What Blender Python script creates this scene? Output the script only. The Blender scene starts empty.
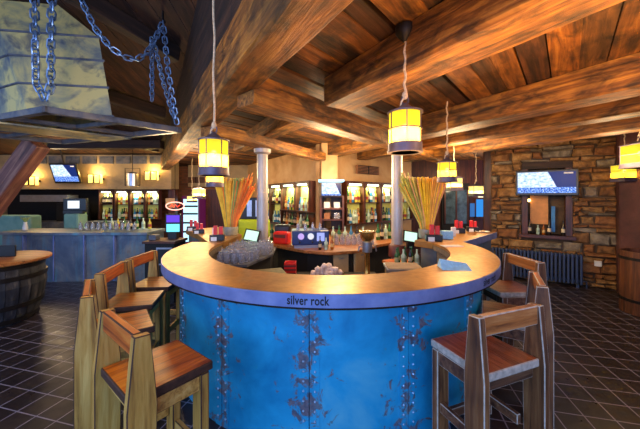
import bpy, math, random
from mathutils import Vector, Matrix
random.seed(7)
SC = bpy.context.scene
COL = SC.collection
PI = math.pi
F, CX, HY, EYE = 290.0, 320.0, 197.0, 1.69
# ------------------------------------------------------------------ camera
cam_d = bpy.data.cameras.new('camera'); cam = bpy.data.objects.new('camera', cam_d); COL.objects.link(cam)
cam_d.sensor_width = 36.0; cam_d.lens = 36.0 * F / 640.0
cam_d.shift_y = -(214.5 - HY) / 640.0
cam_d.clip_start = 0.05
cam.location = (0, 0, EYE); cam.rotation_euler = (PI / 2, 0, 0)
SC.camera = cam
# ------------------------------------------------------------------ exposure
SC.view_settings.view_transform = 'Standard'; SC.view_settings.look = 'None'
SC.view_settings.gamma = 1.0; SC.view_settings.exposure = 0.75
# ------------------------------------------------------------------ daylight through the glazed front behind the camera, plus added warm fill
wd = bpy.data.worlds.new('world'); SC.world = wd; wd.use_nodes = True
wb = wd.node_tree.nodes['Background']; wb.inputs[0].default_value = (0.42, 0.56, 1.0, 1); wb.inputs[1].default_value = 0.8
def area(name, loc, rot, sx, sy, power, col):
    l = bpy.data.lights.new(name, 'AREA'); l.shape = 'RECTANGLE'; l.size = sx; l.size_y = sy; l.energy = power; l.color = col
    o = bpy.data.objects.new(name, l); COL.objects.link(o); o.location = loc; o.rotation_euler = rot; return o
def point(name, loc, power, col, r=0.04, parent=None):
    l = bpy.data.lights.new(name, 'POINT'); l.energy = power; l.color = col; l.shadow_soft_size = r
    o = bpy.data.objects.new(name, l); COL.objects.link(o); o.location = loc
    if parent: o.parent = parent
    return o
area('front_window_daylight', (-1.2, -2.6, 1.9), (math.radians(82), 0, math.radians(-8)), 4.5, 2.2, 92, (0.30, 0.55, 1.0))
area('left_window_daylight', (-6.8, 0.6, 2.2), (math.radians(80), 0, math.radians(-60)), 2.5, 2.0, 40, (0.35, 0.6, 1.0))
area('ceiling_fill_uplight', (1.6, 1.2, 1.9), (PI, 0, 0), 2.5, 2.0, 50, (1.0, 0.50, 0.16))  # hidden warm panel facing up, added to brighten the timber ceiling
WARM = (1.0, 0.56, 0.16)
for nm, lc, pw in (('warm_fill_point', (2.2, 4.6, 2.3), 35), ('warm_fill_point', (3.7, 3.6, 2.2), 16), ('warm_fill_point', (-3.0, 7.2, 2.2), 45), ('warm_fill_point', (4.2, 7.6, 2.1), 22),
                   ('warm_fill_point', (0.3, 4.9, 2.15), 50), ('warm_fill_point', (-7.0, 7.5, 2.4), 25), ('warm_fill_point', (-2.7, 5.2, 2.2), 30), ('warm_fill_point', (-1.9, 1.2, 2.7), 22), ('warm_fill_point', (1.9, 1.1, 2.3), 9), ('warm_fill_point', (0.1, 3.3, 2.3), 13)):
    point(nm, lc, pw * 1.4, (1.0, 0.70, 0.38), 0.25)  # unseen warm points added to brighten stools, bar well and rear areas

# ------------------------------------------------------------------ helpers
def W(x, y, D): return Vector(((x - CX) / F * D, D, EYE - (y - HY) / F * D))
def tag(o, label=None, cat=None, group=None, kind=None):
    if label: o['label'] = label
    if cat: o['category'] = cat
    if group: o['group'] = group
    if kind: o['kind'] = kind
    return o
def empty(name, loc=(0, 0, 0), rz=0.0, label=None, cat=None, group=None):
    o = bpy.data.objects.new(name, None); COL.objects.link(o); o.location = loc; o.rotation_euler = (0, 0, rz)
    o.empty_display_size = 0.1
    return tag(o, label, cat, group)
def dup(root, loc, rz=0.0, label=None, group=None):
    r = root.copy(); COL.objects.link(r); r.location = loc; r.rotation_euler = (0, 0, rz)
    if label: r['label'] = label
    if group: r['group'] = group
    for ch in list(root.children):
        c = ch.copy(); COL.objects.link(c); c.parent = r
        for g in list(ch.children):
            d = g.copy(); COL.objects.link(d); d.parent = c
    return r
class MB:
    def __init__(s): s.v = []; s.f = []; s.m = []; s.T = Matrix.Identity(4)
    def add(s, vs, fs, mi=0):
        n = len(s.v); s.v += [tuple(s.T @ Vector(v)) for v in vs]; s.f += [tuple(n + i for i in f) for f in fs]; s.m += [mi] * len(fs); return s
    def box(s, c, d, rz=0.0, mi=0, M=None, jit=0.0):
        hx, hy, hz = d[0] / 2, d[1] / 2, d[2] / 2
        R = M if M is not None else Matrix.Rotation(rz, 3, 'Z')
        vs = [Vector(c) + R @ Vector((a * hx + random.uniform(-jit, jit), b * hy + random.uniform(-jit, jit), e * hz + random.uniform(-jit, jit))) for e in (-1, 1) for a, b in ((-1, -1), (1, -1), (1, 1), (-1, 1))]
        return s.add(vs, [(3, 2, 1, 0), (4, 5, 6, 7), (0, 1, 5, 4), (1, 2, 6, 5), (2, 3, 7, 6), (3, 0, 4, 7)], mi)
    def bx(s, x0, x1, y0, y1, z0, z1, mi=0): return s.box(((x0 + x1) / 2, (y0 + y1) / 2, (z0 + z1) / 2), (x1 - x0, y1 - y0, z1 - z0), mi=mi)
    def tube(s, pts, r, n=8, mi=0, closed=False, cap=True):
        pts = [Vector(p) for p in pts]; K = len(pts); rs = r if isinstance(r, (list, tuple)) else [r] * K
        vs = []; up = None
        for i, p in enumerate(pts):
            a = pts[(i - 1) % K] if (closed or i > 0) else p; b = pts[(i + 1) % K] if (closed or i < K - 1) else p
            t = (b - a).normalized()
            if up is None: up = Vector((0, 0, 1)) if abs(t.z) < .9 else Vector((1, 0, 0))
            u = (up - t * up.dot(t)).normalized(); w = t.cross(u); up = u
            for j in range(n):
                q = 2 * PI * j / n; vs.append(p + (u * math.cos(q) + w * math.sin(q)) * rs[i])
        fs = []
        for i in range(K if closed else K - 1):
            i2 = (i + 1) % K
            for j in range(n): fs.append((i * n + j, i * n + (j + 1) % n, i2 * n + (j + 1) % n, i2 * n + j))
        if cap and not closed: fs += [tuple(range(n - 1, -1, -1)), tuple((K - 1) * n + j for j in range(n))]
        return s.add(vs, fs, mi)
    def lathe(s, prof, c=(0, 0, 0), n=20, mi=0, a0=0.0, a1=2 * PI, mis=None):
        full = abs(a1 - a0 - 2 * PI) < 1e-6; N = n if full else n + 1; K = len(prof); vs = []; fs = []
        for k in range(N):
            q = a0 + (a1 - a0) * k / n
            for r, z in prof: vs.append((c[0] + r * math.cos(q), c[1] + r * math.sin(q), c[2] + z))
        base = len(s.v); s.v += [tuple(s.T @ Vector(v)) for v in vs]
        for k in range(n):
            k2 = (k + 1) % N
            for i in range(K - 1):
                s.f.append((base + k * K + i, base + k2 * K + i, base + k2 * K + i + 1, base + k * K + i + 1)); s.m.append(mis[i] if mis else mi)
        if full:
            if prof[0][0] > 1e-5: s.f.append(tuple(base + k * K for k in range(N - 1, -1, -1))); s.m.append(mis[0] if mis else mi)
            if prof[-1][0] > 1e-5: s.f.append(tuple(base + k * K + K - 1 for k in range(N))); s.m.append(mis[-1] if mis else mi)
        return s
    def prism(s, poly, z0, z1, mi=0):
        a = sum(poly[i][0] * poly[(i + 1) % len(poly)][1] - poly[(i + 1) % len(poly)][0] * poly[i][1] for i in range(len(poly)))
        if a < 0: poly = poly[::-1]
        n = len(poly); vs = [(p[0], p[1], z0) for p in poly] + [(p[0], p[1], z1) for p in poly]
        fs = [tuple(range(n - 1, -1, -1)), tuple(range(n, 2 * n))] + [(i, (i + 1) % n, n + (i + 1) % n, n + i) for i in range(n)]
        return s.add(vs, fs, mi)
    def sector(s, c, r0, r1, z0, z1, a0, a1, n=48, mi=0):   # angles measured from -Y towards +X, degrees
        vs = []; fs = []
        for k in range(n + 1):
            q = math.radians(a0 + (a1 - a0) * k / n); u = (math.sin(q), -math.cos(q))
            for r, z in ((r0, z0), (r1, z0), (r1, z1), (r0, z1)): vs.append((c[0] + u[0] * r, c[1] + u[1] * r, z))
        for k in range(n):
            for i in range(4):
                fs.append((k * 4 + i, (k + 1) * 4 + i, (k + 1) * 4 + (i + 1) % 4, k * 4 + (i + 1) % 4))
        fs += [(3, 2, 1, 0), tuple(n * 4 + i for i in range(4))]
        return s.add(vs, fs, mi)
    def ball(s, c, r, n=10, m=6, mi=0, sz=1.0):
        return s.lathe([(r * math.sin(PI * i / m), -r * sz * math.cos(PI * i / m)) for i in range(m + 1)], c, n, mi)
    def build(s, name, mats, parent=None, smooth=False, bevel=0.0, loc=None, rz=0.0, seg=2):
        me = bpy.data.meshes.new(name); me.from_pydata(s.v, [], s.f)
        for m in (mats if isinstance(mats, (list, tuple)) else [mats]): me.materials.append(m)
        me.polygons.foreach_set('material_index', s.m); me.polygons.foreach_set('use_smooth', [smooth] * len(s.f)); me.validate(); me.update()
        o = bpy.data.objects.new(name, me); COL.objects.link(o)
        if parent is not None: o.parent = parent
        if loc is not None: o.location = loc; o.rotation_euler = (0, 0, rz)
        if bevel:
            b = o.modifiers.new('bevel', 'BEVEL'); b.width = bevel; b.segments = seg; b.limit_method = 'ANGLE'
        if smooth:
            try: me.set_sharp_from_angle(angle=math.radians(40))
            except Exception: pass
        return o

# ------------------------------------------------------------------ materials
class NT:
    def __init__(s, name):
        s.m = bpy.data.materials.new(name); s.m.use_nodes = True; s.t = s.m.node_tree; s.b = s.t.nodes['Principled BSDF']
        s.tc = s.t.nodes.new('ShaderNodeTexCoord')
    def n(s, ty, **k):
        o = s.t.nodes.new(ty)
        for a, b in k.items():
            if a in o.inputs: o.inputs[a].default_value = b
            else: setattr(o, a, b)
        return o
    def l(s, a, b): s.t.links.new(a, b)
    def map(s, scale=(1, 1, 1), rot=(0, 0, 0), coord='Object'):
        m = s.n('ShaderNodeMapping'); m.inputs['Scale'].default_value = scale; m.inputs['Rotation'].default_value = rot
        s.l(s.tc.outputs[coord], m.inputs['Vector']); return m.outputs[0]
    def ramp(s, fac, stops):
        r = s.n('ShaderNodeValToRGB'); e = r.color_ramp.elements
        while len(e) < len(stops): e.new(0.5)
        for i, (p, c) in enumerate(stops): e[i].position = p; e[i].color = (c[0], c[1], c[2], 1)
        s.l(fac, r.inputs[0]); return r.outputs[0]
    def noise(s, vec, scale, detail=4, dist=0.0, rough=0.6):
        o = s.n('ShaderNodeTexNoise'); o.inputs['Scale'].default_value = scale; o.inputs['Detail'].default_value = detail
        o.inputs['Distortion'].default_value = dist; o.inputs['Roughness'].default_value = rough; s.l(vec, o.inputs['Vector']); return o.outputs[0]
    def mix(s, fac, a, b, mode='MIX'):
        o = s.n('ShaderNodeMix', data_type='RGBA', blend_type=mode)
        for k, v in ((0, fac), (6, a), (7, b)):
            if isinstance(v, (int, float)): o.inputs[k].default_value = v
            elif isinstance(v, tuple): o.inputs[k].default_value = (v[0], v[1], v[2], 1)
            else: s.l(v, o.inputs[k])
        return o.outputs[2]
    def bump(s, h, strength=0.4, dist=0.01):
        o = s.n('ShaderNodeBump'); o.inputs['Strength'].default_value = strength; o.inputs['Distance'].default_value = dist
        s.l(h, o.inputs['Height']); s.l(o.outputs[0], s.b.inputs['Normal'])
    def set(s, col=None, rough=None, metal=None, **k):
        for nm, v in (('Base Color', col), ('Roughness', rough), ('Metallic', metal)):
            if v is None: continue
            if isinstance(v, tuple): s.b.inputs[nm].default_value = (v[0], v[1], v[2], 1)
            elif isinstance(v, (int, float)): s.b.inputs[nm].default_value = v
            else: s.l(v, s.b.inputs[nm])
        for a, v in k.items(): s.b.inputs[a.replace('_', ' ')].default_value = v
        return s
def lin(r, g, b): return tuple(((c / 255) / 12.92 if c / 255 <= .04045 else ((c / 255 + .055) / 1.055) ** 2.4) for c in (r, g, b))
def plain(name, rgb, rough=0.5, metal=0.0, var=0.25, scale=9.0, **k):
    t = NT(name); c = lin(*rgb)
    n = t.noise(t.map(), scale, 3); col = t.ramp(n, [(0.3, tuple(x * (1 - var) for x in c)), (0.7, tuple(min(1, x * (1 + var)) for x in c))])
    t.set(col, rough, metal, **k); return t.m
def wood(name, dark, mid, light, axis=0, sc=1.0, rough=0.55, rnd=0.35, bump=0.5, dirt=0.5, mottle=0):
    t = NT(name); s = [9.0 * sc] * 3; s[axis] = 0.7 * sc
    oi = t.n('ShaderNodeObjectInfo'); add = t.n('ShaderNodeVectorMath', operation='ADD'); sc_ = t.n('ShaderNodeVectorMath', operation='SCALE'); sc_.inputs['Scale'].default_value = 31.0
    cmb = t.n('ShaderNodeCombineXYZ'); [t.l(oi.outputs['Random'], cmb.inputs[i]) for i in range(3)]
    t.l(cmb.outputs[0], sc_.inputs[0]); t.l(t.map(tuple(s)), add.inputs[0]); t.l(sc_.outputs[0], add.inputs[1]); v = add.outputs[0]
    g = t.noise(v, 1.6, 7, 0.6, 0.65); g2 = t.noise(v, 0.35, 3, 0.3)
    c = t.ramp(g, [(0.30, lin(*dark)), (0.5, lin(*mid)), (0.72, lin(*light))])
    big = t.noise(t.map((1.7 * sc,) * 3), 1.0, 3)
    c = t.mix(t.ramp(big, [(0.45, (0, 0, 0)), (0.75, (dirt,) * 3)]), c, lin(*dark))
    c = t.mix(0.5, c, t.ramp(g2, [(0.3, (0.45, 0.45, 0.45)), (0.7, (1, 1, 1))]), 'MULTIPLY')
    h = t.n('ShaderNodeHueSaturation'); t.l(c, h.inputs['Color']); mr = t.n('ShaderNodeMapRange'); mr.inputs['To Min'].default_value = 1 - rnd; mr.inputs['To Max'].default_value = 1 + rnd
    t.l(oi.outputs['Random'], mr.inputs['Value']); t.l(mr.outputs[0], h.inputs['Value'])
    if mottle:
        mo = t.noise(t.map((2.4 * sc, 5 * sc, 5 * sc) if axis == 0 else (4 * sc,) * 3), 1.0, 4, 0.8)
        cc = t.mix(1.0, h.outputs[0], t.ramp(mo, [(0.34, (1 - mottle,) * 3), (0.52, (0.95, 0.95, 0.95)), (0.72, (1.15, 1.12, 1.0))]), 'MULTIPLY'); t.set(cc, rough)
    else: t.set(h.outputs[0], rough)
    t.bump(g, bump, 0.012); return t.m
def emis(name, rgb, strength, base=(0, 0, 0)):
    t = NT(name); t.set(lin(*base), 0.5); t.b.inputs['Emission Color'].default_value = (*lin(*rgb), 1); t.b.inputs['Emission Strength'].default_value = strength; return t.m
def glass(name, rgb, rough=0.05, alpha=0.35):
    t = NT(name); t.set(lin(*rgb), rough); t.b.inputs['Transmission Weight'].default_value = alpha; t.b.inputs['IOR'].default_value = 1.45
    t.b.inputs['Specular IOR Level'].default_value = 0.9; return t.m

M = {}
M['beam'] = wood('beam_timber', (44, 25, 10), (152, 94, 32), (214, 150, 60), 0, 1.5, 0.62, 0.1, 1.0, 0.9, 0.75)
M['beam_dark'] = wood('dark_roof_timber', (14, 9, 8), (46, 28, 20), (84, 54, 36), 0, 0.8, 0.7, 0.2, 0.8)
M['stool_leg'] = wood('stool_pale_timber', (120, 74, 24), (204, 152, 66), (230, 188, 104), 2, 1.6, 0.6, 0.15, 0.4, 0.25)
M['stool_bar'] = wood('stool_pale_crosspiece', (130, 80, 28), (206, 152, 70), (230, 186, 106), 0, 1.6, 0.6, 0.15, 0.4, 0.25)
M['stool_seat'] = wood('stool_orange_seat', (124, 50, 8), (222, 116, 22), (252, 168, 50), 1, 1.2, 0.28, 0.12, 0.3, 0.4)
M['stool_rail'] = wood('stool_orange_rail', (124, 50, 12), (214, 108, 30), (240, 152, 62), 0, 1.4, 0.45, 0.12, 0.3, 0.4)
M['dstool_leg'] = wood('worn_brown_leg', (54, 28, 12), (122, 76, 40), (160, 114, 70), 2, 1.8, 0.55, 0.15, 0.5, 0.5)
M['dstool_bar'] = wood('worn_brown_crosspiece', (50, 26, 14), (118, 74, 46), (160, 118, 84), 0, 1.8, 0.55, 0.15, 0.5, 0.5)
M['dstool_seat'] = wood('worn_brown_seat', (74, 26, 10), (148, 74, 36), (182, 118, 82), 1, 2.2, 0.36, 0.12, 0.3, 0.6)
M['dstool_rail'] = wood('worn_brown_rail', (84, 40, 14), (176, 106, 48), (206, 144, 84), 0, 1.8, 0.45, 0.12, 0.3, 0.4)
M['cab'] = wood('dark_cabinet_timber', (34, 14, 8), (80, 36, 18), (120, 60, 30), 2, 1.2, 0.45, 0.1, 0.3)
M['cab_x'] = wood('dark_cabinet_shelf_timber', (34, 14, 8), (86, 40, 20), (126, 66, 34), 0, 1.2, 0.45, 0.1, 0.3)
M['brace'] = wood('reddish_brace_timber', (56, 34, 38), (136, 84, 74), (196, 144, 116), 0, 1.0, 0.6, 0.05, 0.8)
M['plank_back'] = wood('chair_timber', (44, 20, 10), (96, 52, 26), (140, 84, 44), 2, 1.4, 0.5, 0.15, 0.4)
M['edge_l'] = plain('burnt_edge', (66, 38, 22), 0.6, var=0.4, scale=25)
M['edge_d'] = plain('chipped_pale_edge', (178, 168, 156), 0.6, var=0.3, scale=30)
M['iron'] = plain('dark_iron', (40, 36, 36), 0.5, 0.7)
M['iron_lantern'] = plain('lantern_iron', (92, 82, 96), 0.45, 0.6)
M['steel'] = plain('brushed_steel', (178, 180, 190), 0.3, 0.9, 0.12)
M['chain'] = plain('galvanised_chain', (120, 150, 190), 0.4, 0.75, 0.3, 14)
M['black'] = plain('black_plastic', (16, 16, 18), 0.35)
M['black_m'] = plain('matt_black', (20, 18, 18), 0.8)
M['white'] = plain('white_plastic', (226, 226, 224), 0.45, var=0.06)
M['red'] = plain('red_plastic', (216, 34, 24), 0.4, var=0.15)
M['rope'] = plain('hemp_rope', (196, 170, 138), 0.9, var=0.3, scale=60)
M['brass'] = plain('polished_brass', (216, 160, 80), 0.25, 0.9)
M['beige'] = plain('beige_laminate', (196, 164, 118), 0.5, var=0.12)
M['lime'] = plain('lime_paint', (168, 190, 20), 0.5, var=0.1)
M['paper'] = plain('printed_card', (150, 205, 236), 0.5, var=0.15, scale=40)
M['paper_w'] = plain('white_paper', (214, 210, 216), 0.6, var=0.08)
M['radiator'] = plain('radiator_grey_paint', (58, 70, 98), 0.45, 0.3, 0.2)
M['col'] = plain('pewter_column_paint', (176, 168, 162), 0.35, 0.25, 0.1, 4)
M['collar'] = plain('oxblood_collar', (96, 44, 40), 0.5)
M['weave'] = plain('grey_brown_lining', (104, 90, 78), 0.7, var=0.4, scale=40)
M['cardboard'] = plain('brown_box', (140, 92, 60), 0.7)

def plaster(name, a, b, c, sc=1.2, rough=0.8, bs=0.25):
    t = NT(name); n = t.noise(t.map(), sc, 6, 0.4); n2 = t.noise(t.map(), sc * 9, 4)
    col = t.ramp(n, [(0.3, lin(*a)), (0.5, lin(*b)), (0.7, lin(*c))]); t.set(col, rough); t.bump(n2, bs, 0.01); return t.m
M['plaster'] = plaster('ochre_plaster', (150, 112, 68), (188, 146, 96), (206, 170, 124))
M['plaster_l'] = plaster('grey_ochre_plaster', (118, 104, 84), (156, 136, 104), (178, 154, 116))
M['purple'] = plaster('dark_plum_plaster', (52, 26, 26), (84, 46, 44), (110, 66, 62), 2.5, 0.6)
M['teal'] = plaster('pale_teal_plaster', (92, 138, 128), (122, 164, 150), (146, 180, 162), 2.5)
def zinc():
    t = NT('patinated_zinc'); v = t.map()
    n = t.noise(v, 1.6, 6, 0.6); n2 = t.noise(v, 7.0, 5, 0.3); st = t.noise(t.map((6, 6, 0.7)), 1.2, 4)
    c = t.ramp(n, [(0.3, lin(70, 84, 108)), (0.46, lin(98, 110, 128)), (0.58, lin(132, 134, 136)), (0.7, lin(132, 98, 72))])
    c = t.mix(t.ramp(st, [(0.5, (0, 0, 0)), (0.72, (0.6,) * 3)]), c, lin(92, 160, 180))
    t.set(c, 0.45, 0.35); t.bump(n2, 0.15, 0.01); return t.m
M['zinc'] = zinc()
def bar_top():
    t = NT('burnished_copper_worktop'); v = t.map()
    n = t.noise(v, 2.0, 5, 0.5); f = t.noise(v, 22.0, 5, 0.2)
    c = t.ramp(n, [(0.32, lin(160, 108, 48)), (0.5, lin(192, 138, 66)), (0.68, lin(182, 148, 104))])
    c = t.mix(t.ramp(f, [(0.42, (0, 0, 0)), (0.75, (0.35,) * 3)]), c, lin(140, 110, 96))
    t.set(c, t.ramp(f, [(0.3, (0.36,) * 3), (0.7, (0.5,) * 3)]), 0.7); return t.m
M['bartop'] = bar_top()
def band():
    t = NT('zinc_edge_band'); n = t.noise(t.map(), 5, 4); t.set(t.ramp(n, [(0.3, lin(98, 114, 172)), (0.7, lin(138, 152, 202))]), 0.42, 0.35); return t.m
M['band'] = band()
def blue_panel():
    t = NT('weathered_blue_paint'); v = t.map()
    base = t.noise(v, 2.2, 5, 0.3); c = t.ramp(base, [(0.3, lin(0, 118, 170)), (0.55, lin(30, 156, 206)), (0.8, lin(96, 180, 208))])
    # rust patches gather by the seams: seams every 24 degrees starting at -6
    sep = t.n('ShaderNodeSeparateXYZ'); t.l(t.tc.outputs['Object'], sep.inputs[0])
    at = t.n('ShaderNodeMath', operation='ARCTAN2'); neg = t.n('ShaderNodeMath', operation='MULTIPLY'); neg.inputs[1].default_value = -1
    t.l(sep.outputs[1], neg.inputs[0]); t.l(sep.outputs[0], at.inputs[0]); t.l(neg.outputs[0], at.inputs[1])
    m1 = t.n('ShaderNodeMath', operation='MULTIPLY_ADD'); m1.inputs[1].default_value = 180 / PI / 24.0; m1.inputs[2].default_value = 6 / 24.0 + 10
    t.l(at.outputs[0], m1.inputs[0]); fr = t.n('ShaderNodeMath', operation='FRACT'); t.l(m1.outputs[0], fr.inputs[0])
    s1 = t.n('ShaderNodeMath', operation='SUBTRACT'); s1.inputs[1].default_value = 0.5; t.l(fr.outputs[0], s1.inputs[0]); ab = t.n('ShaderNodeMath', operation='ABSOLUTE'); t.l(s1.outputs[0], ab.inputs[0])
    n1 = t.noise(v, 9.0, 7, 0.7, 0.7); mm = t.n('ShaderNodeMath', operation='MULTIPLY_ADD'); mm.inputs[1].default_value = 0.42
    t.l(ab.outputs[0], mm.inputs[0]); t.l(n1, mm.inputs[2])
    pat = t.ramp(mm.outputs[0], [(0.69, (0, 0, 0)), (0.74, (0.8,) * 3)])
    rust = t.ramp(t.noise(v, 26, 4), [(0.35, lin(72, 46, 40)), (0.55, lin(120, 84, 74)), (0.7, lin(70, 110, 120))])
    c = t.mix(pat, c, rust); t.set(c, 0.42, 0.1); t.bump(n1, 0.3, 0.006); return t.m
M['blue'] = blue_panel()
M['rivet'] = plain('rivet_metal', (150, 180, 210), 0.35, 0.6)
M['seam'] = plain('seam_strip_blue', (34, 110, 160), 0.45, 0.2, 0.35, 14)
def floor_mat():
    t = NT('slate_tiles'); v = t.map((1, 1, 1), (0, 0, math.radians(14)))
    b = t.n('ShaderNodeTexBrick'); b.offset = 0.0; b.squash = 1.0
    for k, x in (('Scale', 1.0), ('Mortar Size', 0.0048), ('Brick Width', 0.205), ('Row Height', 0.205), ('Bias', -0.1), ('Mortar Smooth', 0.1)): b.inputs[k].default_value = x
    b.inputs['Color1'].default_value = (*lin(30, 26, 32), 1); b.inputs['Color2'].default_value = (*lin(52, 42, 42), 1); b.inputs['Mortar'].default_value = (*lin(150, 144, 158), 1)
    t.l(v, b.inputs['Vector']); n = t.noise(t.map(), 5, 5)
    c = t.mix(0.6, b.outputs['Color'], t.ramp(n, [(0.3, (0.45, 0.45, 0.5)), (0.7, (1.1, 1, 1))]), 'MULTIPLY')
    t.set(c, t.ramp(t.noise(t.map(), 9, 4), [(0.3, (0.26,) * 3), (0.7, (0.5,) * 3)]))
    inv = t.n('ShaderNodeMath', operation='SUBTRACT'); inv.inputs[0].default_value = 1.0; t.l(b.outputs['Fac'], inv.inputs[1]); t.bump(inv.outputs[0], 0.3, 0.004); return t.m
M['floor'] = floor_mat()
def brick(name, c1, c2, mo, w=0.24, h=0.075, axis='xz'):
    t = NT(name); v = t.map((1, 1, 1), (PI / 2, 0, 0))
    b = t.n('ShaderNodeTexBrick')
    for k, x in (('Scale', 1.0), ('Mortar Size', 0.008), ('Brick Width', w), ('Row Height', h)): b.inputs[k].default_value = x
    b.inputs['Color1'].default_value = (*lin(*c1), 1); b.inputs['Color2'].default_value = (*lin(*c2), 1); b.inputs['Mortar'].default_value = (*lin(*mo), 1)
    t.l(v, b.inputs['Vector']); t.set(b.outputs['Color'], 0.8); return t.m
M['brick'] = brick('brown_brick', (92, 50, 30), (126, 74, 46), (86, 66, 52))
M['mortar'] = plaster('stone_mortar', (60, 44, 28), (86, 64, 40), (104, 82, 54), 6)
STONES = [plaster('field_stone_%s' % n, a, b, c, 9, 0.8, 0.9) for n, a, b, c in (('ochre', (96, 66, 36), (150, 108, 60), (186, 146, 92)), ('brown', (80, 52, 28), (130, 88, 48), (164, 120, 72)),
          ('grey', (84, 76, 66), (124, 110, 92), (158, 144, 120)), ('rust', (92, 56, 30), (136, 86, 46), (168, 116, 66)))]
def hood_mat():
    t = NT('patchy_hood_sheet'); v = t.map()
    n = t.noise(v, 1.5, 6, 0.9); n2 = t.noise(v, 4.5, 6, 0.5)
    c = t.ramp(n, [(0.32, lin(50, 70, 104)), (0.42, lin(136, 136, 116)), (0.52, lin(206, 186, 118)), (0.75, lin(214, 190, 116))])  # yellow raised so the sheet colour itself carries warm light
    c = t.mix(t.ramp(n2, [(0.52, (0, 0, 0)), (0.66, (0.75,) * 3)]), c, lin(56, 66, 88))
    t.set(c, 0.5, 0.25); return t.m
M['hood'] = hood_mat()
M['rim'] = plaster('hood_rim_metal', (46, 50, 62), (84, 88, 100), (126, 116, 104), 5, 0.5)
def shade_mat(name, rgb, strength, tr=0.22):
    m = bpy.data.materials.new(name); m.use_nodes = True; t = m.node_tree; t.nodes.clear(); L = t.links.new
    o = t.nodes.new('ShaderNodeOutputMaterial'); e = t.nodes.new('ShaderNodeEmission'); e.inputs[0].default_value = (*lin(*rgb), 1)
    tc = t.nodes.new('ShaderNodeTexCoord'); nz = t.nodes.new('ShaderNodeTexNoise'); nz.inputs['Scale'].default_value = 12
    L(tc.outputs['Object'], nz.inputs['Vector']); mr = t.nodes.new('ShaderNodeMapRange'); mr.inputs['To Min'].default_value = strength * .8; mr.inputs['To Max'].default_value = strength * 1.15
    L(nz.outputs[0], mr.inputs[0]); L(mr.outputs[0], e.inputs[1])
    tl = t.nodes.new('ShaderNodeBsdfTranslucent'); tl.inputs[0].default_value = (*lin(*rgb), 1)
    a = t.nodes.new('ShaderNodeAddShader'); L(e.outputs[0], a.inputs[0]); L(tl.outputs[0], a.inputs[1])
    tb = t.nodes.new('ShaderNodeBsdfTransparent'); tb.inputs[0].default_value = (1.0, 0.85, 0.5, 1); mx = t.nodes.new('ShaderNodeMixShader'); mx.inputs[0].default_value = tr
    L(a.outputs[0], mx.inputs[1]); L(tb.outputs[0], mx.inputs[2]); L(mx.outputs[0], o.inputs[0]); return m
M['shade'] = shade_mat('amber_lantern_glass', (250, 222, 64), 0.5)
M['shade_w'] = shade_mat('pale_lantern_glass', (255, 226, 140), 0.7)
M['bulb'] = emis('warm_bulb', (255, 226, 150), 9)
M['tube'] = emis('white_light_tube', (240, 255, 225), 2.5)
M['cabback'] = plain('cabinet_yellow_green_back', (206, 214, 116), 0.6, var=0.2, scale=6)
M['glass_clear'] = glass('clear_glass', (222, 226, 240), 0.04, 0.78)
BOT = [[plain('bottle_' + n, c, 0.15, var=0.15), plain('label_' + n, l, 0.5)] for n, c, l in (('green', (30, 96, 44), (190, 190, 140)), ('amber', (170, 92, 22), (212, 180, 110)), ('clear', (190, 214, 190), (150, 170, 140)),
      ('dark', (34, 26, 20), (214, 196, 160)), ('blue', (60, 130, 170), (230, 236, 240)), ('yellow', (206, 190, 70), (160, 50, 34)))]

# ================================================================== SETTING
def struct(name, mb, mat, **k): return tag(mb.build(name, mat, **k), kind='structure')
struct('floor', MB().bx(-12, 8, -4, 13, -0.1, 0.0), M['floor'])
# timber ceiling right of the great beam: plank deck
mdir = Vector((-0.62, 1.0)); mlen = mdir.length; mu = mdir / mlen
cdir = Vector((0.65, 0.76)).normalized()
def main_pt(D): return Vector((-0.57 + (-0.62) * (D - 2.17), D))
ZC = 2.80
def ceiling():
    mb = MB(); a = math.atan2(cdir.y, cdir.x); D = -8.0; k = 0
    ang = abs(mu.x * cdir.y - mu.y * cdir.x)
    while D < 9.2:
        w = random.uniform(0.16, 0.24); p = main_pt(D); L = 12.0
        c = p + cdir * (L / 2 - 0.1)
        mb.box((c.x, c.y, ZC + 0.03 + random.uniform(-.006, .01)), (L, w - 0.006, 0.05), a, mi=k % 4); D += w / ang / mlen; k += 1
    mats = [wood('deck_plank_%s' % n, d, m, l, 0, 1.1, 0.65, 0.0, 0.8, 0.9, 0.8) for n, d, m, l in (('a', (44, 26, 12), (130, 78, 28), (184, 124, 52)), ('b', (34, 22, 12), (100, 62, 26), (158, 104, 46)),
            ('c', (52, 28, 12), (150, 90, 30), (206, 142, 60)), ('d', (26, 16, 12), (74, 42, 24), (120, 72, 40)))]
    # grain follows the planks: turn the object, not the mesh
    R = Matrix.Rotation(-a, 4, 'Z'); mb.v = [tuple(R @ Vector(v)) for v in mb.v]
    pA, pB = main_pt(-7.5), main_pt(9.0); vs = [Vector((pA.x, pA.y, ZC + .07)), Vector((pA.x + cdir.x * 12, pA.y + cdir.y * 12, ZC + .07)), Vector((pB.x + cdir.x * 12, pB.y + cdir.y * 12, ZC + .07)), Vector((pB.x, pB.y, ZC + .07))]
    vs = [R @ v for v in vs] + [R @ (v + Vector((0, 0, .03))) for v in vs]
    mb.add(vs, [(0, 1, 2, 3), (7, 6, 5, 4), (0, 4, 5, 1), (1, 5, 6, 2), (2, 6, 7, 3), (3, 7, 4, 0)], 3)
    o = mb.build('ceiling', mats, bevel=0.004); o.rotation_euler = (0, 0, a); tag(o, kind='structure')
ceiling()
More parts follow.
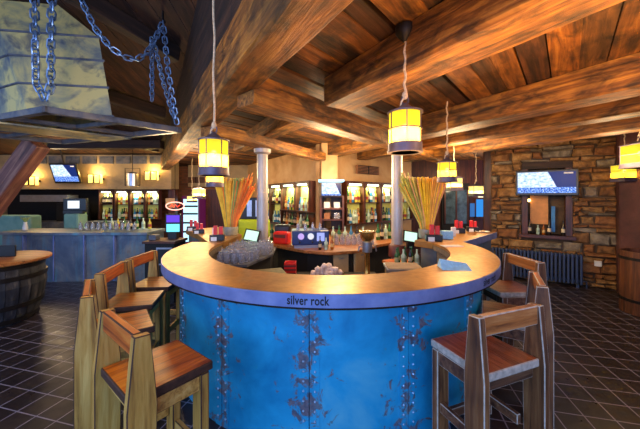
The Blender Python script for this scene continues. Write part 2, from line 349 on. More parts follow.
# high dark roof on the hearth side
def roofz(y): return EYE + 3.15 - 0.2 * y
mb = MB()
for i in range(40):
    x0 = -10.5 + i * 0.27
    ys = (-1.5, 10.6)
    xm = min(x0 + 0.26, 1.2)
    y1 = 10.6
    mb.add([(x0, ys[0], roofz(ys[0])), (xm, ys[0], roofz(ys[0])), (xm, y1, roofz(y1)), (x0, y1, roofz(y1)), (x0, ys[0], roofz(ys[0]) + .04), (xm, ys[0], roofz(ys[0]) + .04), (xm, y1, roofz(y1) + .04), (x0, y1, roofz(y1) + .04)],
           [(3, 2, 1, 0), (4, 5, 6, 7), (0, 1, 5, 4), (1, 2, 6, 5), (2, 3, 7, 6), (3, 0, 4, 7)])
M['roof'] = wood('sooty_roof_planks', (20, 12, 10), (64, 38, 26), (98, 60, 38), 1, 0.6, 0.8, 0.0, 0.8, 0.6)
struct('ceiling_high', mb, M['roof'])
# boarding closing the step between the low ceiling and the high roof
p0, p1 = main_pt(-1.4), main_pt(10.4)
n_ = Vector((mu.y, -mu.x))
def oriented(name, p0, p1, z0, z1, th, mat, side=0.0, **k):
    a = math.atan2(p1.y - p0.y, p1.x - p0.x); L = (p1 - p0).length
    o = MB().bx(0, L, side - th / 2, side + th / 2, z0, z1).build(name, mat, **k); o.location = (p0.x, p0.y, 0); o.rotation_euler = (0, 0, a); return o
a_ = math.atan2((p1 - p0).y, (p1 - p0).x); L_ = (p1 - p0).length
mb = MB(); zA, zB = roofz(p0.y), roofz(p1.y)
mb.add([(0, 0, 2.88), (L_, 0, 2.88), (L_, .06, 2.88), (0, .06, 2.88), (0, 0, zA), (L_, 0, zB), (L_, .06, zB), (0, .06, zA)], [(3, 2, 1, 0), (4, 5, 6, 7), (0, 1, 5, 4), (1, 2, 6, 5), (2, 3, 7, 6), (3, 0, 4, 7)])
o = mb.build('wall_upper_step', M['beam_dark']); o.location = (p0.x, p0.y, 0); o.rotation_euler = (0, 0, a_); tag(o, kind='structure')

# back walls
C0 = Vector((0.05, 6.0)); DL = Vector((-0.65, 1.0)).normalized(); DR = Vector((1.84, 1.5)).normalized()
o = oriented('wall_back_left', C0, C0 + DL * 5.1, 0, 2.8, 0.12, M['plaster'], side=-0.06 - 0.10); tag(o, kind='structure')
o = oriented('wall_back_right', C0, C0 + DR * 3.35, 0, 2.8, 0.12, M['plaster'], side=0.06 + 0.10); tag(o, kind='structure')
struct('wall_far', MB().bx(-10.6, -2.4, 10.3, 10.45, 0, 3.2), M['brick'])
struct('wall_lintel', MB().bx(-10.6, -4.62, 9.0, 9.5, 1.95, 3.0), M['plaster_l'])
struct('wall_far_upper', MB().bx(-4.62, -2.4, 10.15, 10.3, 2.05, 3.1), M['plaster_l'])
struct('wall_vestibule', MB().bx(2.45, 6.0, 8.7, 8.85, 0, 2.8), M['cab'])
struct('wall_left', MB().bx(-10.7, -10.55, 1.0, 10.5, 0, 3.4), M['plaster_l'])
# stone wall with a niche; s runs from the right end to the left
SR = Vector((5.4, 5.27)); SD = Vector((-1.45, 1.0)).normalized(); SA = math.atan2(SD.y, SD.x)
SN = Vector((-SD.y, SD.x))   # towards the room? fixed below
if SN.y > 0: SN = -SN
def SP(s, z, out=0.0): p = SR + SD * s + SN * out; return Vector((p.x, p.y, z))
stone_len = 1.98
niche = (0.62, 1.42, 0.93, 2.36)
mb = MB()
# local frame: x along the wall (from SR), y into the room negative/positive
lx = 1
def stone_box(mb, s0, s1, z0, z1, mi):
    d = random.uniform(0.0, 0.05)
    j = lambda a: a + random.uniform(-.022, .022)
    g = 0.008
    s0, s1, z0, z1 = s0 + g, s1 - g, z0 + g, z1 - g
    ins = min(0.03, (s1 - s0) * .2, (z1 - z0) * .25)
    b = [(j(s0), j(z0)), (j(s1), j(z0)), (j(s1), j(z1)), (j(s0), j(z1))]
    cxx, czz = (s0 + s1) / 2, (z0 + z1) / 2
    f_ = [(x + (ins if x < cxx else -ins), z + (ins if z < czz else -ins)) for x, z in b]
    vs = [(x, 0.0, z) for x, z in b] + [(x, 0.03 + d * .5, z) for x, z in b] + [(x, 0.055 + d + random.uniform(-.012, .012), z) for x, z in f_]
    fs = [(0, 1, 5, 4), (1, 2, 6, 5), (2, 3, 7, 6), (3, 0, 4, 7), (4, 5, 9, 8), (5, 6, 10, 9), (6, 7, 11, 10), (7, 4, 8, 11), (8, 9, 10, 11)]
    mb.add(vs, fs, mi)
z = 0.0
while z < 2.78:
    h = random.choice((0.07, 0.09, 0.12, 0.16, 0.21)); s = random.uniform(-.1, 0)
    zt = min(z + h, 2.8)
    while s < stone_len:
        w = random.uniform(0.1, 0.5); a, b = max(s, 0), min(s + w, stone_len); s += w
        if b - a < .03: continue
        segs = [(a, b)]
        if zt > niche[2] and z < niche[3]:
            segs = []
            if a < niche[0]: segs.append((a, min(b, niche[0])))
            if b > niche[1]: segs.append((max(a, niche[1]), b))
        for q0, q1 in segs:
            if q1 - q0 > .03: stone_box(mb, q0, q1, z, zt, 1 + random.choice((0, 0, 1, 1, 2, 3)))
    z = zt
for q0, q1, z0, z1 in ((0, niche[0], 0, 2.8), (niche[1], stone_len, 0, 2.8), (niche[0], niche[1], 0, niche[2]), (niche[0], niche[1], niche[3], 2.8)):
    mb.bx(q0, q1, -0.22, 0.005, z0, z1, 0)
mb.bx(niche[0], niche[1], -0.24, -0.21, niche[2], niche[3], 0)
# local +y must be the room side: SN relative to rotated y axis
yax = Vector((-math.sin(SA), math.cos(SA)))
if yax.dot(SN) < 0: mb.v = [(v[0], -v[1], v[2]) for v in mb.v]; mb.f = [f[::-1] for f in mb.f]; YS = -1
else: YS = 1
o = mb.build('wall_stone', [M['mortar']] + STONES, bevel=0.006); o.location = (SR.x, SR.y, 0); o.rotation_euler = (0, 0, SA); tag(o, kind='structure')
def stone_local(mb):   # mesh given with +y into the room
    if YS < 0: mb.v = [(v[0], -v[1], v[2]) for v in mb.v]; mb.f = [f[::-1] for f in mb.f]
    return mb
struct('wall_right', MB().prism([(5.4, 5.3), (5.06, 4.9), (5.02, 1.2), (5.25, 1.2), (5.5, 5.4)], 0, 2.8), M['purple'])
# lintel ledge and frieze of small grilles on the hearth side
mb = MB(); mb.bx(-10.5, -4.6, 8.94, 9.02, 1.93, 2.0); struct('trim_1', mb, M['plaster_l'])
mb = MB()
for i in range(8):
    mb.bx(-8.9 + i * 0.52, -8.9 + i * 0.52 + 0.42, 8.96, 9.0, 2.72, 2.95)
struct('trim_2', mb, M['rim'])

# ------------------------------------------------------------------ beams
def beam(name, label, p0, p1, z0, z1, w, mat, cat='beam'):
    """p0,p1 = centre line on plan"""
    a = math.atan2(p1.y - p0.y, p1.x - p0.x); L = (p1 - p0).length; n = max(2, int(L / 0.35)); mb = MB(); vs = []; fs = []
    prof = [(-.5, 0, .08), (-.42, -1, 0), (.42, -1, 0)]
    ch = 0.018
    ring = [(-w / 2, z0 + ch), (-w / 2 + ch, z0), (w / 2 - ch, z0), (w / 2, z0 + ch), (w / 2, z1), (-w / 2, z1)]
    for i in range(n + 1):
        for (y, z) in ring:
            j = 0.006; vs.append((L * i / n, y + random.uniform(-j, j), z + (random.uniform(-j, j) if z < z1 else 0)))
    K = 6
    for i in range(n):
        for k in range(K): fs.append((i * K + k, (i + 1) * K + k, (i + 1) * K + (k + 1) % K, i * K + (k + 1) % K)[::-1])
    fs += [tuple(range(K)), tuple(n * K + k for k in range(K - 1, -1, -1))]
    mb.add(vs, fs); o = mb.build(name, mat); o.location = (p0.x, p0.y, 0); o.rotation_euler = (0, 0, a); return tag(o, label, cat)
def mline(s, D):   # point on a line parallel to the great beam at perpendicular coordinate s
    return Vector((1.177 * s - 0.62 * D, D))
sm = (-0.57 + 0.62 * 2.17) / 1.177
def m_beam(label, s, D0, D1, z0, z1, w, mat=None): return beam('ceiling_beam', label, mline(s, D0), mline(s, D1), z0, z1, w, mat or M['beam'])
m_beam('huge timber beam running from top centre down to the far left lintel', sm, -0.6, 9.0, 2.53, 2.90, 0.26)
m_beam('broad timber beam just above the centre pendant lantern, ending beside the middle cross beam', 1.635, -1.2, 2.80, 2.54, 2.8, 0.35)
m_beam('short timber beam behind the cross beam, above the left column', 1.635, 3.35, 5.6, 2.57, 2.8, 0.25)
m_beam('second broad timber beam to the right of the centre pendant, above the small pendant', 3.42, -0.5, 6.6, 2.54, 2.8, 0.33)
m_beam('third timber beam on the right, above and in front of the wall screen', 4.28, 0.3, 6.6, 2.53, 2.8, 0.26)
m_beam('timber beam nearest the stone wall, directly above the wall screen', 4.88, 1.0, 6.3, 2.46, 2.8, 0.24)
def c_beam(label, p0, p1, z0, z1, w): return beam('cross_beam', label, Vector(p0), Vector(p1), z0, z1, w, M['beam'])
c_beam('long low cross beam from the huge beam to the back right, resting on the right column', (-0.60, 2.33), (2.9, 6.6), 2.425, 2.66, 0.22)
c_beam('low cross beam resting on the left grey column', (-1.35, 3.45), (0.02, 5.85), 2.42, 2.565, 0.22)
# rafters under the dark roof
def rafter(label, a, b, w=0.16, h=0.22):
    A, B = Vector(a), Vector(b); d = (B - A); L = d.length; q = d.to_track_quat('X', 'Z')
    o = MB().bx(0, L, -w / 2, w / 2, -h, 0).build('rafter', M['beam_dark'], bevel=0.015); o.location = A; o.rotation_mode = 'QUATERNION'; o.rotation_quaternion = q; return tag(o, label, 'rafter')
rafter('dark rafter crossing behind the sagging chain at top left', (-2.85, 3.3, roofz(3.3) - .03), (-2.15, 4.4, roofz(4.4) - .03))
rafter('dark rafter beyond the hood, above the hanging chain ends', (-4.9, 4.6, roofz(4.6) - .03), (-3.3, 6.2, roofz(6.2) - .03))
rafter('dark rafter farthest back above the plastered lintel', (-6.4, 6.4, roofz(6.4) - .03), (-4.55, 8.2, roofz(8.2) - .03))
rafter('dark tie timber level above the hood edge', (-6.5, 7.0, 3.05), (-3.8, 7.0, 3.05), 0.2, 0.2)

# ------------------------------------------------------------------ fireplace hood
N0, R0, B0 = W(46, 106, 3.0), W(178, 130, 3.9), W(58, 142, 4.75)
zr = 2.59
N0 = Vector((-2.83, 3.0, zr)); R0 = Vector((-1.91, 3.9, zr)); B0 = Vector((-4.2, 4.75, zr)); L0 = N0 + (B0 - R0)
hood = empty('fireplace_hood', (-3.3, 3.9, zr), 0, 'huge patchy sheet metal fireplace hood at top left', 'fireplace hood')
off = Vector((-3.3, 3.9, zr))
def rimbar(p, q, h, w=0.07):
    d = (q - p); L = d.length; mb = MB(); mb.T = Matrix.Translation(p - off) @ d.to_track_quat('X', 'Z').to_matrix().to_4x4(); return mb.bx(-w / 2, L + w / 2, -w / 2, w / 2, -h / 2, h / 2)
for p, q in ((N0, R0), (R0, B0), (B0, L0), (L0, N0)):
    rimbar(p, q, 0.07).build('rim_bar', M['rim'], hood, bevel=0.006)
for t in (0.33, 0.62):
    rimbar(N0.lerp(L0, t) , R0.lerp(B0, t), 0.05, 0.06).build('cross_bar', M['rim'], hood, bevel=0.006)
rimbar(N0.lerp(R0, .5), L0.lerp(B0, .5), 0.05, 0.05).build('cross_bar', M['rim'], hood, bevel=0.006)
h0 = [Vector((-3.3, 3.28, zr + .05)), Vector((-2.45, 3.42, zr + .05)), Vector((-3.5, 4.5, zr + .05)), Vector((-5.1, 4.0, zr + .05))]
h1 = [Vector((-3.66, 3.32, 3.6)), Vector((-2.65, 3.47, 3.6)), Vector((-3.6, 4.4, 3.6)), Vector((-5.2, 4.0, 3.6))]
h2 = [Vector((-4.5, 3.5, 4.55)), Vector((-3.85, 3.6, 4.55)), Vector((-4.2, 4.2, 4.55)), Vector((-5.2, 4.0, 4.55))]
h2 = [a.lerp(b, .45) for a, b in zip(h1, h2)]
mb = MB(); allv = [v - off for v in h0 + h1 + h2]
mb.add(allv, [(0, 1, 5, 4), (1, 2, 6, 5), (2, 3, 7, 6), (3, 0, 4, 7), (4, 5, 9, 8), (5, 6, 10, 9), (6, 7, 11, 10), (7, 4, 8, 11), (8, 9, 10, 11)])
o = mb.build('hood_shell', M['hood'], hood); m_ = o.modifiers.new('solid', 'SOLIDIFY'); m_.thickness = 0.03; m_.offset = -1
mb = MB()
for t in (0.0, 0.36, 0.7, 1.0):
    ring = [(a.lerp(b, t) - off) for a, b in zip(h0, h1)]; c = sum(ring, Vector()) / 4; ring = [c + (r - c) * 1.012 for r in ring]
    mb.tube(ring, 0.014, 6, closed=True)
mb.build('sheet_seam', M['rim'], hood)

mb = MB(); zz = -.06; mb.add([(p - off) + Vector((0, 0, zz)) for p in (N0.lerp(L0, .36), N0.lerp(L0, .6), R0.lerp(B0, .6), R0.lerp(B0, .36))] + [(p - off) + Vector((0, 0, zz + .02)) for p in (N0.lerp(L0, .36), N0.lerp(L0, .6), R0.lerp(B0, .6), R0.lerp(B0, .36))], [(0, 1, 2, 3), (7, 6, 5, 4), (0, 4, 5, 1), (1, 5, 6, 2), (2, 6, 7, 3), (3, 7, 4, 0)]); mb.build('underside_sheet', M['hood'], hood)
# chains
def chain(label, pts, link=0.11, thick=0.0095, seed=0):
    pts = [Vector(p) for p in pts]
    # resample
    segs = [(pts[i + 1] - pts[i]).length for i in range(len(pts) - 1)]; tot = sum(segs); step = link * 0.68; n = int(tot / step); mb = MB()
    def at(d):
        for i, l in enumerate(segs):
            if d <= l or i == len(segs) - 1: return pts[i] + (pts[i + 1] - pts[i]) * (d / l), (pts[i + 1] - pts[i]).normalized()
            d -= l
    base = pts[0]
    for k in range(n):
        c, t = at((k + .5) * step); q = t.to_track_quat('X', 'Z').to_matrix(); R = q @ Matrix.Rotation((PI / 2) * (k % 2) + 0.5, 3, 'X')
        ring = []
        for j in range(12):
            u = 2 * PI * j / 12; x = math.cos(u) * link * 0.28 + (link * .22 if math.cos(u) > 0 else -link * .22); y = math.sin(u) * link * 0.3
            ring.append(c + R @ Vector((x, y, 0)) - base)
        mb.tube(ring, thick, 6, closed=True)
    o = mb.build('chain', M['chain'], smooth=True); o.location = base; return tag(o, label, 'chain', 'chains around the hood')
def sag(a, b, d, n=14):
    return [a.lerp(b, i / n) + Vector((0, 0, -d * 4 * (i / n) * (1 - i / n))) for i in range(n + 1)]
chain('left strand of heavy chain holding the near corner of the hood', [W(34, -48, 2.95), W(35, 40, 2.95), W(36, 82, 2.97), W(44, 101, 2.98)])
chain('right strand of heavy chain holding the near corner of the hood', [W(53, -48, 2.95), W(51, 40, 2.95), W(51, 84, 2.97), W(47, 101, 2.98)])
hookp = W(163, 22, 3.75)
chain('long chain sagging from upper left to the ceiling hook', [W(76, -14, 3.3), W(84, 6, 3.32), W(95, 28, 3.36), W(110, 47, 3.42), W(124, 57, 3.5), W(136, 60, 3.56), W(146, 54, 3.62), W(155, 40, 3.7), hookp], 0.1, 0.0085)
chain('chain hanging from the ceiling hook to the right hood corner', [hookp, W(168, 70, 3.8), W(177, 124, 3.88)], 0.095, 0.0085)
chain('short loose chain end left of the ceiling hook', [W(152, 38, 3.75), W(152, 104, 3.75)], 0.085, 0.0075)
chain('slanting slack chain between loose end and right hood corner', [W(154, 42, 3.74), W(164, 85, 3.8), W(175, 122, 3.86)], 0.085, 0.0075)
hk = MB(); hk.tube([hookp + Vector((0, 0, .34)), hookp + Vector((0, 0, .03)), hookp + Vector((.03, 0, 0)), hookp + Vector((0, 0, -.03)), hookp + Vector((-.03, 0, 0))], 0.014, 8)
hk.v = [tuple(Vector(v) - hookp) for v in hk.v]; o = hk.build('ceiling_hook', M['iron'], smooth=True); o.location = hookp; tag(o, 'iron hook in the dark roof holding the sagging chain', 'hook')

# leaning brace under hood
A, B = W(38, 143, 5.0), W(-74, 295, 5.0); d = B - A; L = d.length
o = MB().bx(0, L, -.14, .14, -.13, .13).build('timber_brace', M['brace'], bevel=0.02); o.location = A; o.rotation_mode = 'QUATERNION'; o.rotation_quaternion = d.to_track_quat('X', 'Y')
tag(o, 'reddish leaning timber brace under the hood at far left', 'beam')

# ================================================================== ROUND BAR
BC = Vector((0.10, 3.56)); RT, RI, RB = 1.80, 1.37, 1.64; ZB = 1.10; TH = 0.088
bar = empty('round_bar', (BC.x, BC.y, 0), 0, 'large round bar counter with weathered blue riveted front and burnished metal top', 'bar counter')
mb = MB(); mb.sector((0, 0), RI, RT - 0.006, ZB - 0.03, ZB, -98, 98, 120); mb.build('countertop', M['bartop'], bar, smooth=True)
mb = MB(); mb.sector((0, 0), RT - 0.02, RT, ZB - TH, ZB - 0.002, -98, 98, 120); mb.build('edge_band', M['band'], bar, smooth=True, bevel=0.003)
mb = MB(); mb.sector((0, 0), RT - 0.026, RT - 0.004, ZB - TH - .012, ZB - TH, -98, 98, 120); mb.build('edge_lip', M['iron'], bar, smooth=True)
mb = MB(); mb.sector((0, 0), RI + .01, RT - .02, ZB - TH, ZB - 0.031, -98, 98, 96); mb.build('top_core', M['black_m'], bar)
mb = MB(); mb.sector((0, 0), 1.42, 1.45, 0, ZB - TH, -97.5, 97.5, 96); mb.build('inner_wall', M['weave'], bar)
mb = MB(); mb.sector((0, 0), 1.372, 1.41, ZB - TH - .01, ZB - .032, -97.5, 97.5, 96); mb.build('inner_edge', M['weave'], bar)
for k in range(-4, 5):
    a0 = -6 + 24 * (k - 0) ; a1 = a0 + 24
    a0c, a1c = max(a0, -98), min(a1, 98)
    if a1c - a0c < 1: continue
    MB().sector((0, 0), RB - .05, RB, 0, ZB - TH - .012, a0c + .06, a1c - .06, 16).build('panel', M['blue'], bar, smooth=True)
for k in range(-3, 5):
    a0 = -6 + 24 * k
    if abs(a0) > 97: continue
    mb = MB(); da = 2.35
    mb.sector((0, 0), RB - .004, RB + .004, 0, ZB - TH - .012, a0 + 0.1, a0 + da, 3, 0); mb.sector((0, 0), RB - .004, RB + .006, 0, ZB - TH - .012, a0 - da, a0 - 0.1, 3, 0)
    for sg in (-1, 1):
        q = math.radians(a0 + sg * 1.35)
        for i in range(15):
            z = 0.07 + i * 0.066; mb.ball(((RB + .006) * math.sin(q), -(RB + .006) * math.cos(q), z), 0.0085, 8, 4, 1)
    mb.build('rivet_strip', [M['blue'], M['rivet']], bar)
def lettering(txt, ang, size, width, zc, R):
    cu = bpy.data.curves.new('lettering', 'FONT'); cu.body = txt; cu.size = size; cu.extrude = 0.0; cu.align_x = 'CENTER'; cu.offset = 0.0015; cu.space_character = 1.05
    to = bpy.data.objects.new('tmp_text', cu); COL.objects.link(to); bpy.context.view_layer.update()
    me = bpy.data.meshes.new_from_object(to.evaluated_get(bpy.context.evaluated_depsgraph_get())); bpy.data.objects.remove(to)
    xs = [v.co.x for v in me.vertices]; w = max(xs) - min(xs); sx = width / w
    for v in me.vertices:
        q = math.radians(ang) + (v.co.x * sx) / R; z = zc + v.co.y; rr = R + 0.0016
        v.co = (rr * math.sin(q), -rr * math.cos(q), z)
    me.materials.clear(); me.materials.append(M['black_m'])
    o = bpy.data.objects.new('lettering', me); COL.objects.link(o); o.parent = bar; tag(o, 'black silver rock lettering'); return o
lettering('silver rock', -5.6, 0.078, 0.262, ZB - 0.068, RT)
lettering('silver rock', 42, 0.078, 0.262, ZB - 0.068, RT)

def counter(name, label, poly, z, th, mats, base_in=0.15, body=True, cat='bar counter'):
    c = Vector((sum(p[0] for p in poly) / len(poly), sum(p[1] for p in poly) / len(poly)))
    r = empty(name, (c.x, c.y, 0), 0, label, cat); lp = [(p[0] - c.x, p[1] - c.y) for p in poly]
    MB().prism(lp, z - th, z).build('countertop', mats[0], r, bevel=0.004)
    sc = 1 - base_in; rad = [Vector(p) for p in lp]
    MB().prism([tuple(p * (1 - base_in)) for p in rad], 0, z - th).build('counter_front', mats[1], r)
    return r, c
wl, _ = counter('bar_wing', 'bar counter wing leading back left from the round bar', [(-1.26, 3.77), (-1.46, 3.80), (-1.95, 4.62), (-2.45, 5.3), (-2.0, 5.75), (-1.24, 4.6)], ZB - .003, 0.085, (M['bartop'], M['zinc']), 0.12)
wr, _ = counter('bar_wing', 'bar counter wing leading back right from the round bar with blue edge', [(1.46, 3.77), (1.88, 3.83), (2.97, 4.89), (2.62, 5.3), (1.30, 3.99)], ZB - .003, 0.085, (M['bartop'], M['zinc']), 0.14)
for nm, poly in (('l', None), ('r', [(1.88, 3.83), (2.97, 4.89)])):
    if poly:
        a = Vector(poly[0]); b = Vector(poly[1]); d = b - a; L = d.length; mb = MB(); mb.T = Matrix.Translation(Vector((a.x, a.y, 0)) - wr.location) @ Matrix.Rotation(math.atan2(d.y, d.x), 4, 'Z')
        mb.bx(0, L, -.014, .0, ZB - .1, ZB - .004); mb.build('edge_band', M['band'], wr)

# grey columns
for lab, x, px in (('pewter grey round column left inside the bar', W(262.5, 0, 4.4).x, 0), ('pewter grey round column right inside the bar with dark red collar', W(397, 0, 4.4).x, 1)):
    r = empty('column', (x, 4.4, 0), 0, lab, 'column', 'columns inside the round bar')
    MB().lathe([(0.088, 0), (0.085, 1.2), (0.082, 2.36)], n=24).build('shaft', M['col'], r, smooth=True)
    MB().lathe([(0.082, 2.33), (0.125, 2.36), (0.13, 2.415)], n=24).build('capital', M['col'], r, smooth=True)
    if px: MB().lathe([(0.089, 0.78), (0.125, 0.79), (0.125, 0.95), (0.105, 0.975), (0.087, 0.98)], n=24).build('collar', M['collar'], r, smooth=True)

# ================================================================== BAR STOOLS
def make_stool(dark):
    pre = 'd' if dark else ''
    L, Bm, S, R_ = M[pre + 'stool_leg'], M[pre + 'stool_bar'], M[pre + 'stool_seat'], M[pre + 'stool_rail']
    E = M['edge_d'] if dark else M['edge_l']
    def bd(mb, nm, mt, bw):
        o = mb.build(nm, [mt, E], r, bevel=bw); o.modifiers['bevel'].material = 1; return o
    r = empty('bar_stool', (0, 0, 0), 0, 'x', 'bar stool')
    w, d = 0.21, 0.21
    mb = MB(); mb.prism([(-w, -d), (-w * .98, d), (w, d + .005), (w * 1.01, -d)], 0.705, 0.752); mb.m = [1, 0, 1, 1, 1, 1]; bd(mb, 'seat', S, 0.008)
    for s in (-1, 1):
        mb = MB(); mb.box((s * .165, .165, .3525), (0.095, 0.05, 0.705)); bd(mb, 'leg', L, 0.006)
        # rear leg that runs up as the back post, wide board tapering to the top
        x0, x1 = (s * .238 - .021, s * .238 + .021)
        prof = [(-.235, 0), (-.115, 0), (-.105, .72), (-.135, 1.05), (-.205, 1.055), (-.235, .72)]
        vs = [(x0, y, z) for y, z in prof] + [(x1, y, z) for y, z in prof]; n = len(prof)
        mb = MB(); mb.add(vs, [tuple(range(n - 1, -1, -1)), tuple(range(n, 2 * n))] + [(i, (i + 1) % n, n + (i + 1) % n, n + i) for i in range(n)]); bd(mb, 'back_post', L, 0.005)
    mb = MB(); mb.box((0, -.178, 1.0), (0.434, 0.04, 0.11)); bd(mb, 'top_rail', R_, 0.006)
    mb = MB(); mb.box((0, -.155, .665), (0.43, 0.035, 0.08)); bd(mb, 'apron', Bm, 0.004)
    mb = MB(); mb.box((0, .165, .665), (0.235, 0.03, 0.08)); bd(mb, 'apron', Bm, 0.004)
    for s in (-1, 1):
        mb = MB(); mb.box((s * .19, .013, .66), (0.03, 0.25, 0.085)); bd(mb, 'apron', Bm, 0.004)
        mb = MB(); mb.box((s * .18, .013, .34), (0.03, 0.25, 0.06)); bd(mb, 'stretcher', Bm, 0.004)
    mb = MB(); mb.box((0, .165, .26), (0.235, 0.03, 0.06)); bd(mb, 'stretcher', Bm, 0.004)
    return r
def ang(fx, fy): return math.atan2(-fx, fy)
def place(proto, first, c, fwd, label, group):
    if first: proto.location = (c[0], c[1], 0); proto.rotation_euler = (0, 0, ang(*fwd)); proto['label'] = label; proto['group'] = group; return proto
    return dup(proto, (c[0], c[1], 0), ang(*fwd), label, group)
sl = make_stool(False); sr = make_stool(True); GL = 'bar stools around the round bar'
place(sl, True, (-0.91, 1.625), (.62, .78), 'nearest left bar stool, pale posts and glossy orange seat', GL)
place(sl, False, (-1.50, 2.15), (.80, .60), 'second bar stool on the left, orange seat catching a yellow highlight', GL)
place(sl, False, (-1.72, 2.68), (.97, .24), 'third bar stool on the left, behind the one with the highlight', GL)
place(sl, False, (-1.80, 3.22), (1, .04), 'farthest left bar stool beside the round bar, orange top rail', GL)
place(sr, True, (1.00, 1.80), (-.36, .93), 'nearest right bar stool, worn dark brown with pale chipped edges', GL)
place(sr, False, (1.56, 2.36), (-.86, .51), 'middle right bar stool, half hidden behind the nearest one', GL)
place(sr, False, (1.97, 3.06), (-1, -.04), 'farthest right bar stool in front of the radiator', GL)

# ================================================================== PENDANT LANTERNS
def make_lantern(R=0.1, H=0.245, ropelen=1.0, power=20, label='', loc=(0, 0, 0), square=False, rope=True, cap_h=0.055, shade='shade', canopy=True):
    r = empty('pendant_lantern', loc, 0, label, 'lantern')
    n = 4 if square else 28; sm_ = not square
    k = math.sqrt(2) if square else 1.0; a0 = PI / 4 if square else 0
    def lt(prof, name, mat, parent=r):
        mb = MB()
        mb.T = Matrix.Rotation(a0, 4, 'Z'); mb.lathe([(p[0] * k, p[1]) for p in prof], n=n); return mb.build(name, mat, parent, smooth=sm_)
    mb = MB(); mb.T = Matrix.Rotation(a0, 4, 'Z')
    K = n
    vs = []; 
    mb.lathe([(R * k, 0.02), (R * k, H), ], n=n, a0=0, a1=2 * PI - 1e-9 * 0); mb.f = [f for f in mb.f if len(f) == 4 and not (n == 4 and abs(mb.v[f[0]][2] - mb.v[f[2]][2]) < 1e-6)]; mb.m = [0] * len(mb.f)
    mb.build('shade', M[shade], r, smooth=sm_)
    ir = M['iron_lantern']
    lt([(R + .002, -0.005), (R + .009, -0.005), (R + .007, 0.05), (R + .002, 0.05), (R + .002, -0.005)], 'bottom_band', ir)
    lt([(0, -.004), (R * .9, -.004), (R * .9, -.001), (0, -.001)], 'bottom_glass', M['shade_w'])
    lt([(R * .88, -0.012), (R + .012, -0.012), (R + .012, 0.0), (R * .88, 0.0), (R * .88, -0.012)], 'bottom_ring', ir)
    lt([(R + .002, H * .55), (R + .007, H * .55), (R + .007, H * .55 + .009), (R + .002, H * .55 + .009), (R + .002, H * .55)], 'middle_band', ir)
    lt([(0.012, H + cap_h + .01), (0.02, H + cap_h), (R * .55, H + cap_h * .5), (R + .012, H + .006), (R + .012, H - .004), (R * .8, H - .002)][::-1], 'cap', ir)
    nb = 4 if square else 6
    for i in range(nb):
        q = a0 + 2 * PI * i / nb + (0.35 if not square else 0); rr = (R * k if square else R + .003)
        mb = MB(); mb.box((rr * math.cos(q), rr * math.sin(q), H / 2), (0.006, 0.006, H), q); mb.build('bar', ir, r)
    mb = MB(); ring = [(0.022 * math.cos(u * PI / 6), 0, H + cap_h + .03 + 0.03 * math.sin(u * PI / 6)) for u in range(12)]; mb.tube(ring, 0.005, 6, closed=True); mb.build('hanging_ring', ir, r, smooth=True)
    MB().ball((0, 0, H * .62), R * 0.2, 12, 8, sz=1.2).build('bulb', M['bulb'], r, smooth=True)
    if rope:
        z0 = H + cap_h + .055; mb = MB(); pts = [(0.006 * math.sin(i * 1.7), 0.004 * math.cos(i * 2.3), z0 + (ropelen - z0) * i / 16) for i in range(17)]; mb.tube(pts, 0.0085 if R > .09 else .006, 8)
        mb.ball((0, 0, z0 + .005), 0.02, 8, 6, sz=1.4); mb.tube([(0, 0, z0), (-.02, 0, z0 - .03), (-.035, 0, z0 - .09)], [.008, .007, .004], 6); mb.build('rope', M['rope'], r, smooth=True)
        if canopy: MB().lathe([(0.062, ropelen), (0.062, ropelen - .04), (0.04, ropelen - .07), (0.012, ropelen - .1), (0, ropelen - .1)], n=20).build('ceiling_rose', M['iron'], r, smooth=True)
    point('lantern_bulb_light', (0, 0, H * .38), power * 1.3, WARM, 0.035, r)
    return r
def lan(x, ybot, D, ceil, **k):
    p = W(x, ybot, D); return make_lantern(loc=p, ropelen=ceil - p.z, **k)
lan(214, 174, 2.15, roofz(1.9) - .1, power=26, label='large amber cylinder lantern on a long rope left of centre')
lan(405, 151, 1.88, 2.795, power=26, label='large amber cylinder lantern on a rope above the bar, right of centre')
lan(447, 181, 3.35, 2.795, power=12, label='medium cylinder lantern over the right reed vase', R=0.1, H=0.21, canopy=False)
lan(215, 186, 3.6, roofz(3.6) - .1 if False else 2.795, power=12, label='medium cylinder lantern directly behind the large left lantern', R=0.1, H=0.2, canopy=False)
lan(454, 190, 5.0, 2.80, power=8, label='small square lantern by the dark doorway, left one of the pair', R=0.1, H=0.2, square=True, shade='shade_w', canopy=False)
lan(476, 196, 5.9, 2.80, power=8, label='small square lantern by the dark doorway, nearer the stone wall', R=0.1, H=0.2, square=True, shade='shade_w', canopy=False)
lan(199, 198, 6.8, 2.80, power=8, label='small square lantern left of the left reed vase', R=0.11, H=0.2, square=True, shade='shade_w', canopy=False)
lan(192, 202, 8.4, 2.80, power=6, label='smallest square lantern in the distance above the drinks cooler', R=0.1, H=0.17, square=True, shade='shade_w', canopy=False)
lan(640, 167, 3.55, 2.795, power=5, label='box lantern cut off by the right edge of the photo', R=0.12, H=0.27, square=True, canopy=False)
lan(624.5, 181, 4.75, 2.80, power=4, label='wide box lantern hanging in front of the stone wall corner', R=0.115, H=0.26, square=True, canopy=False)

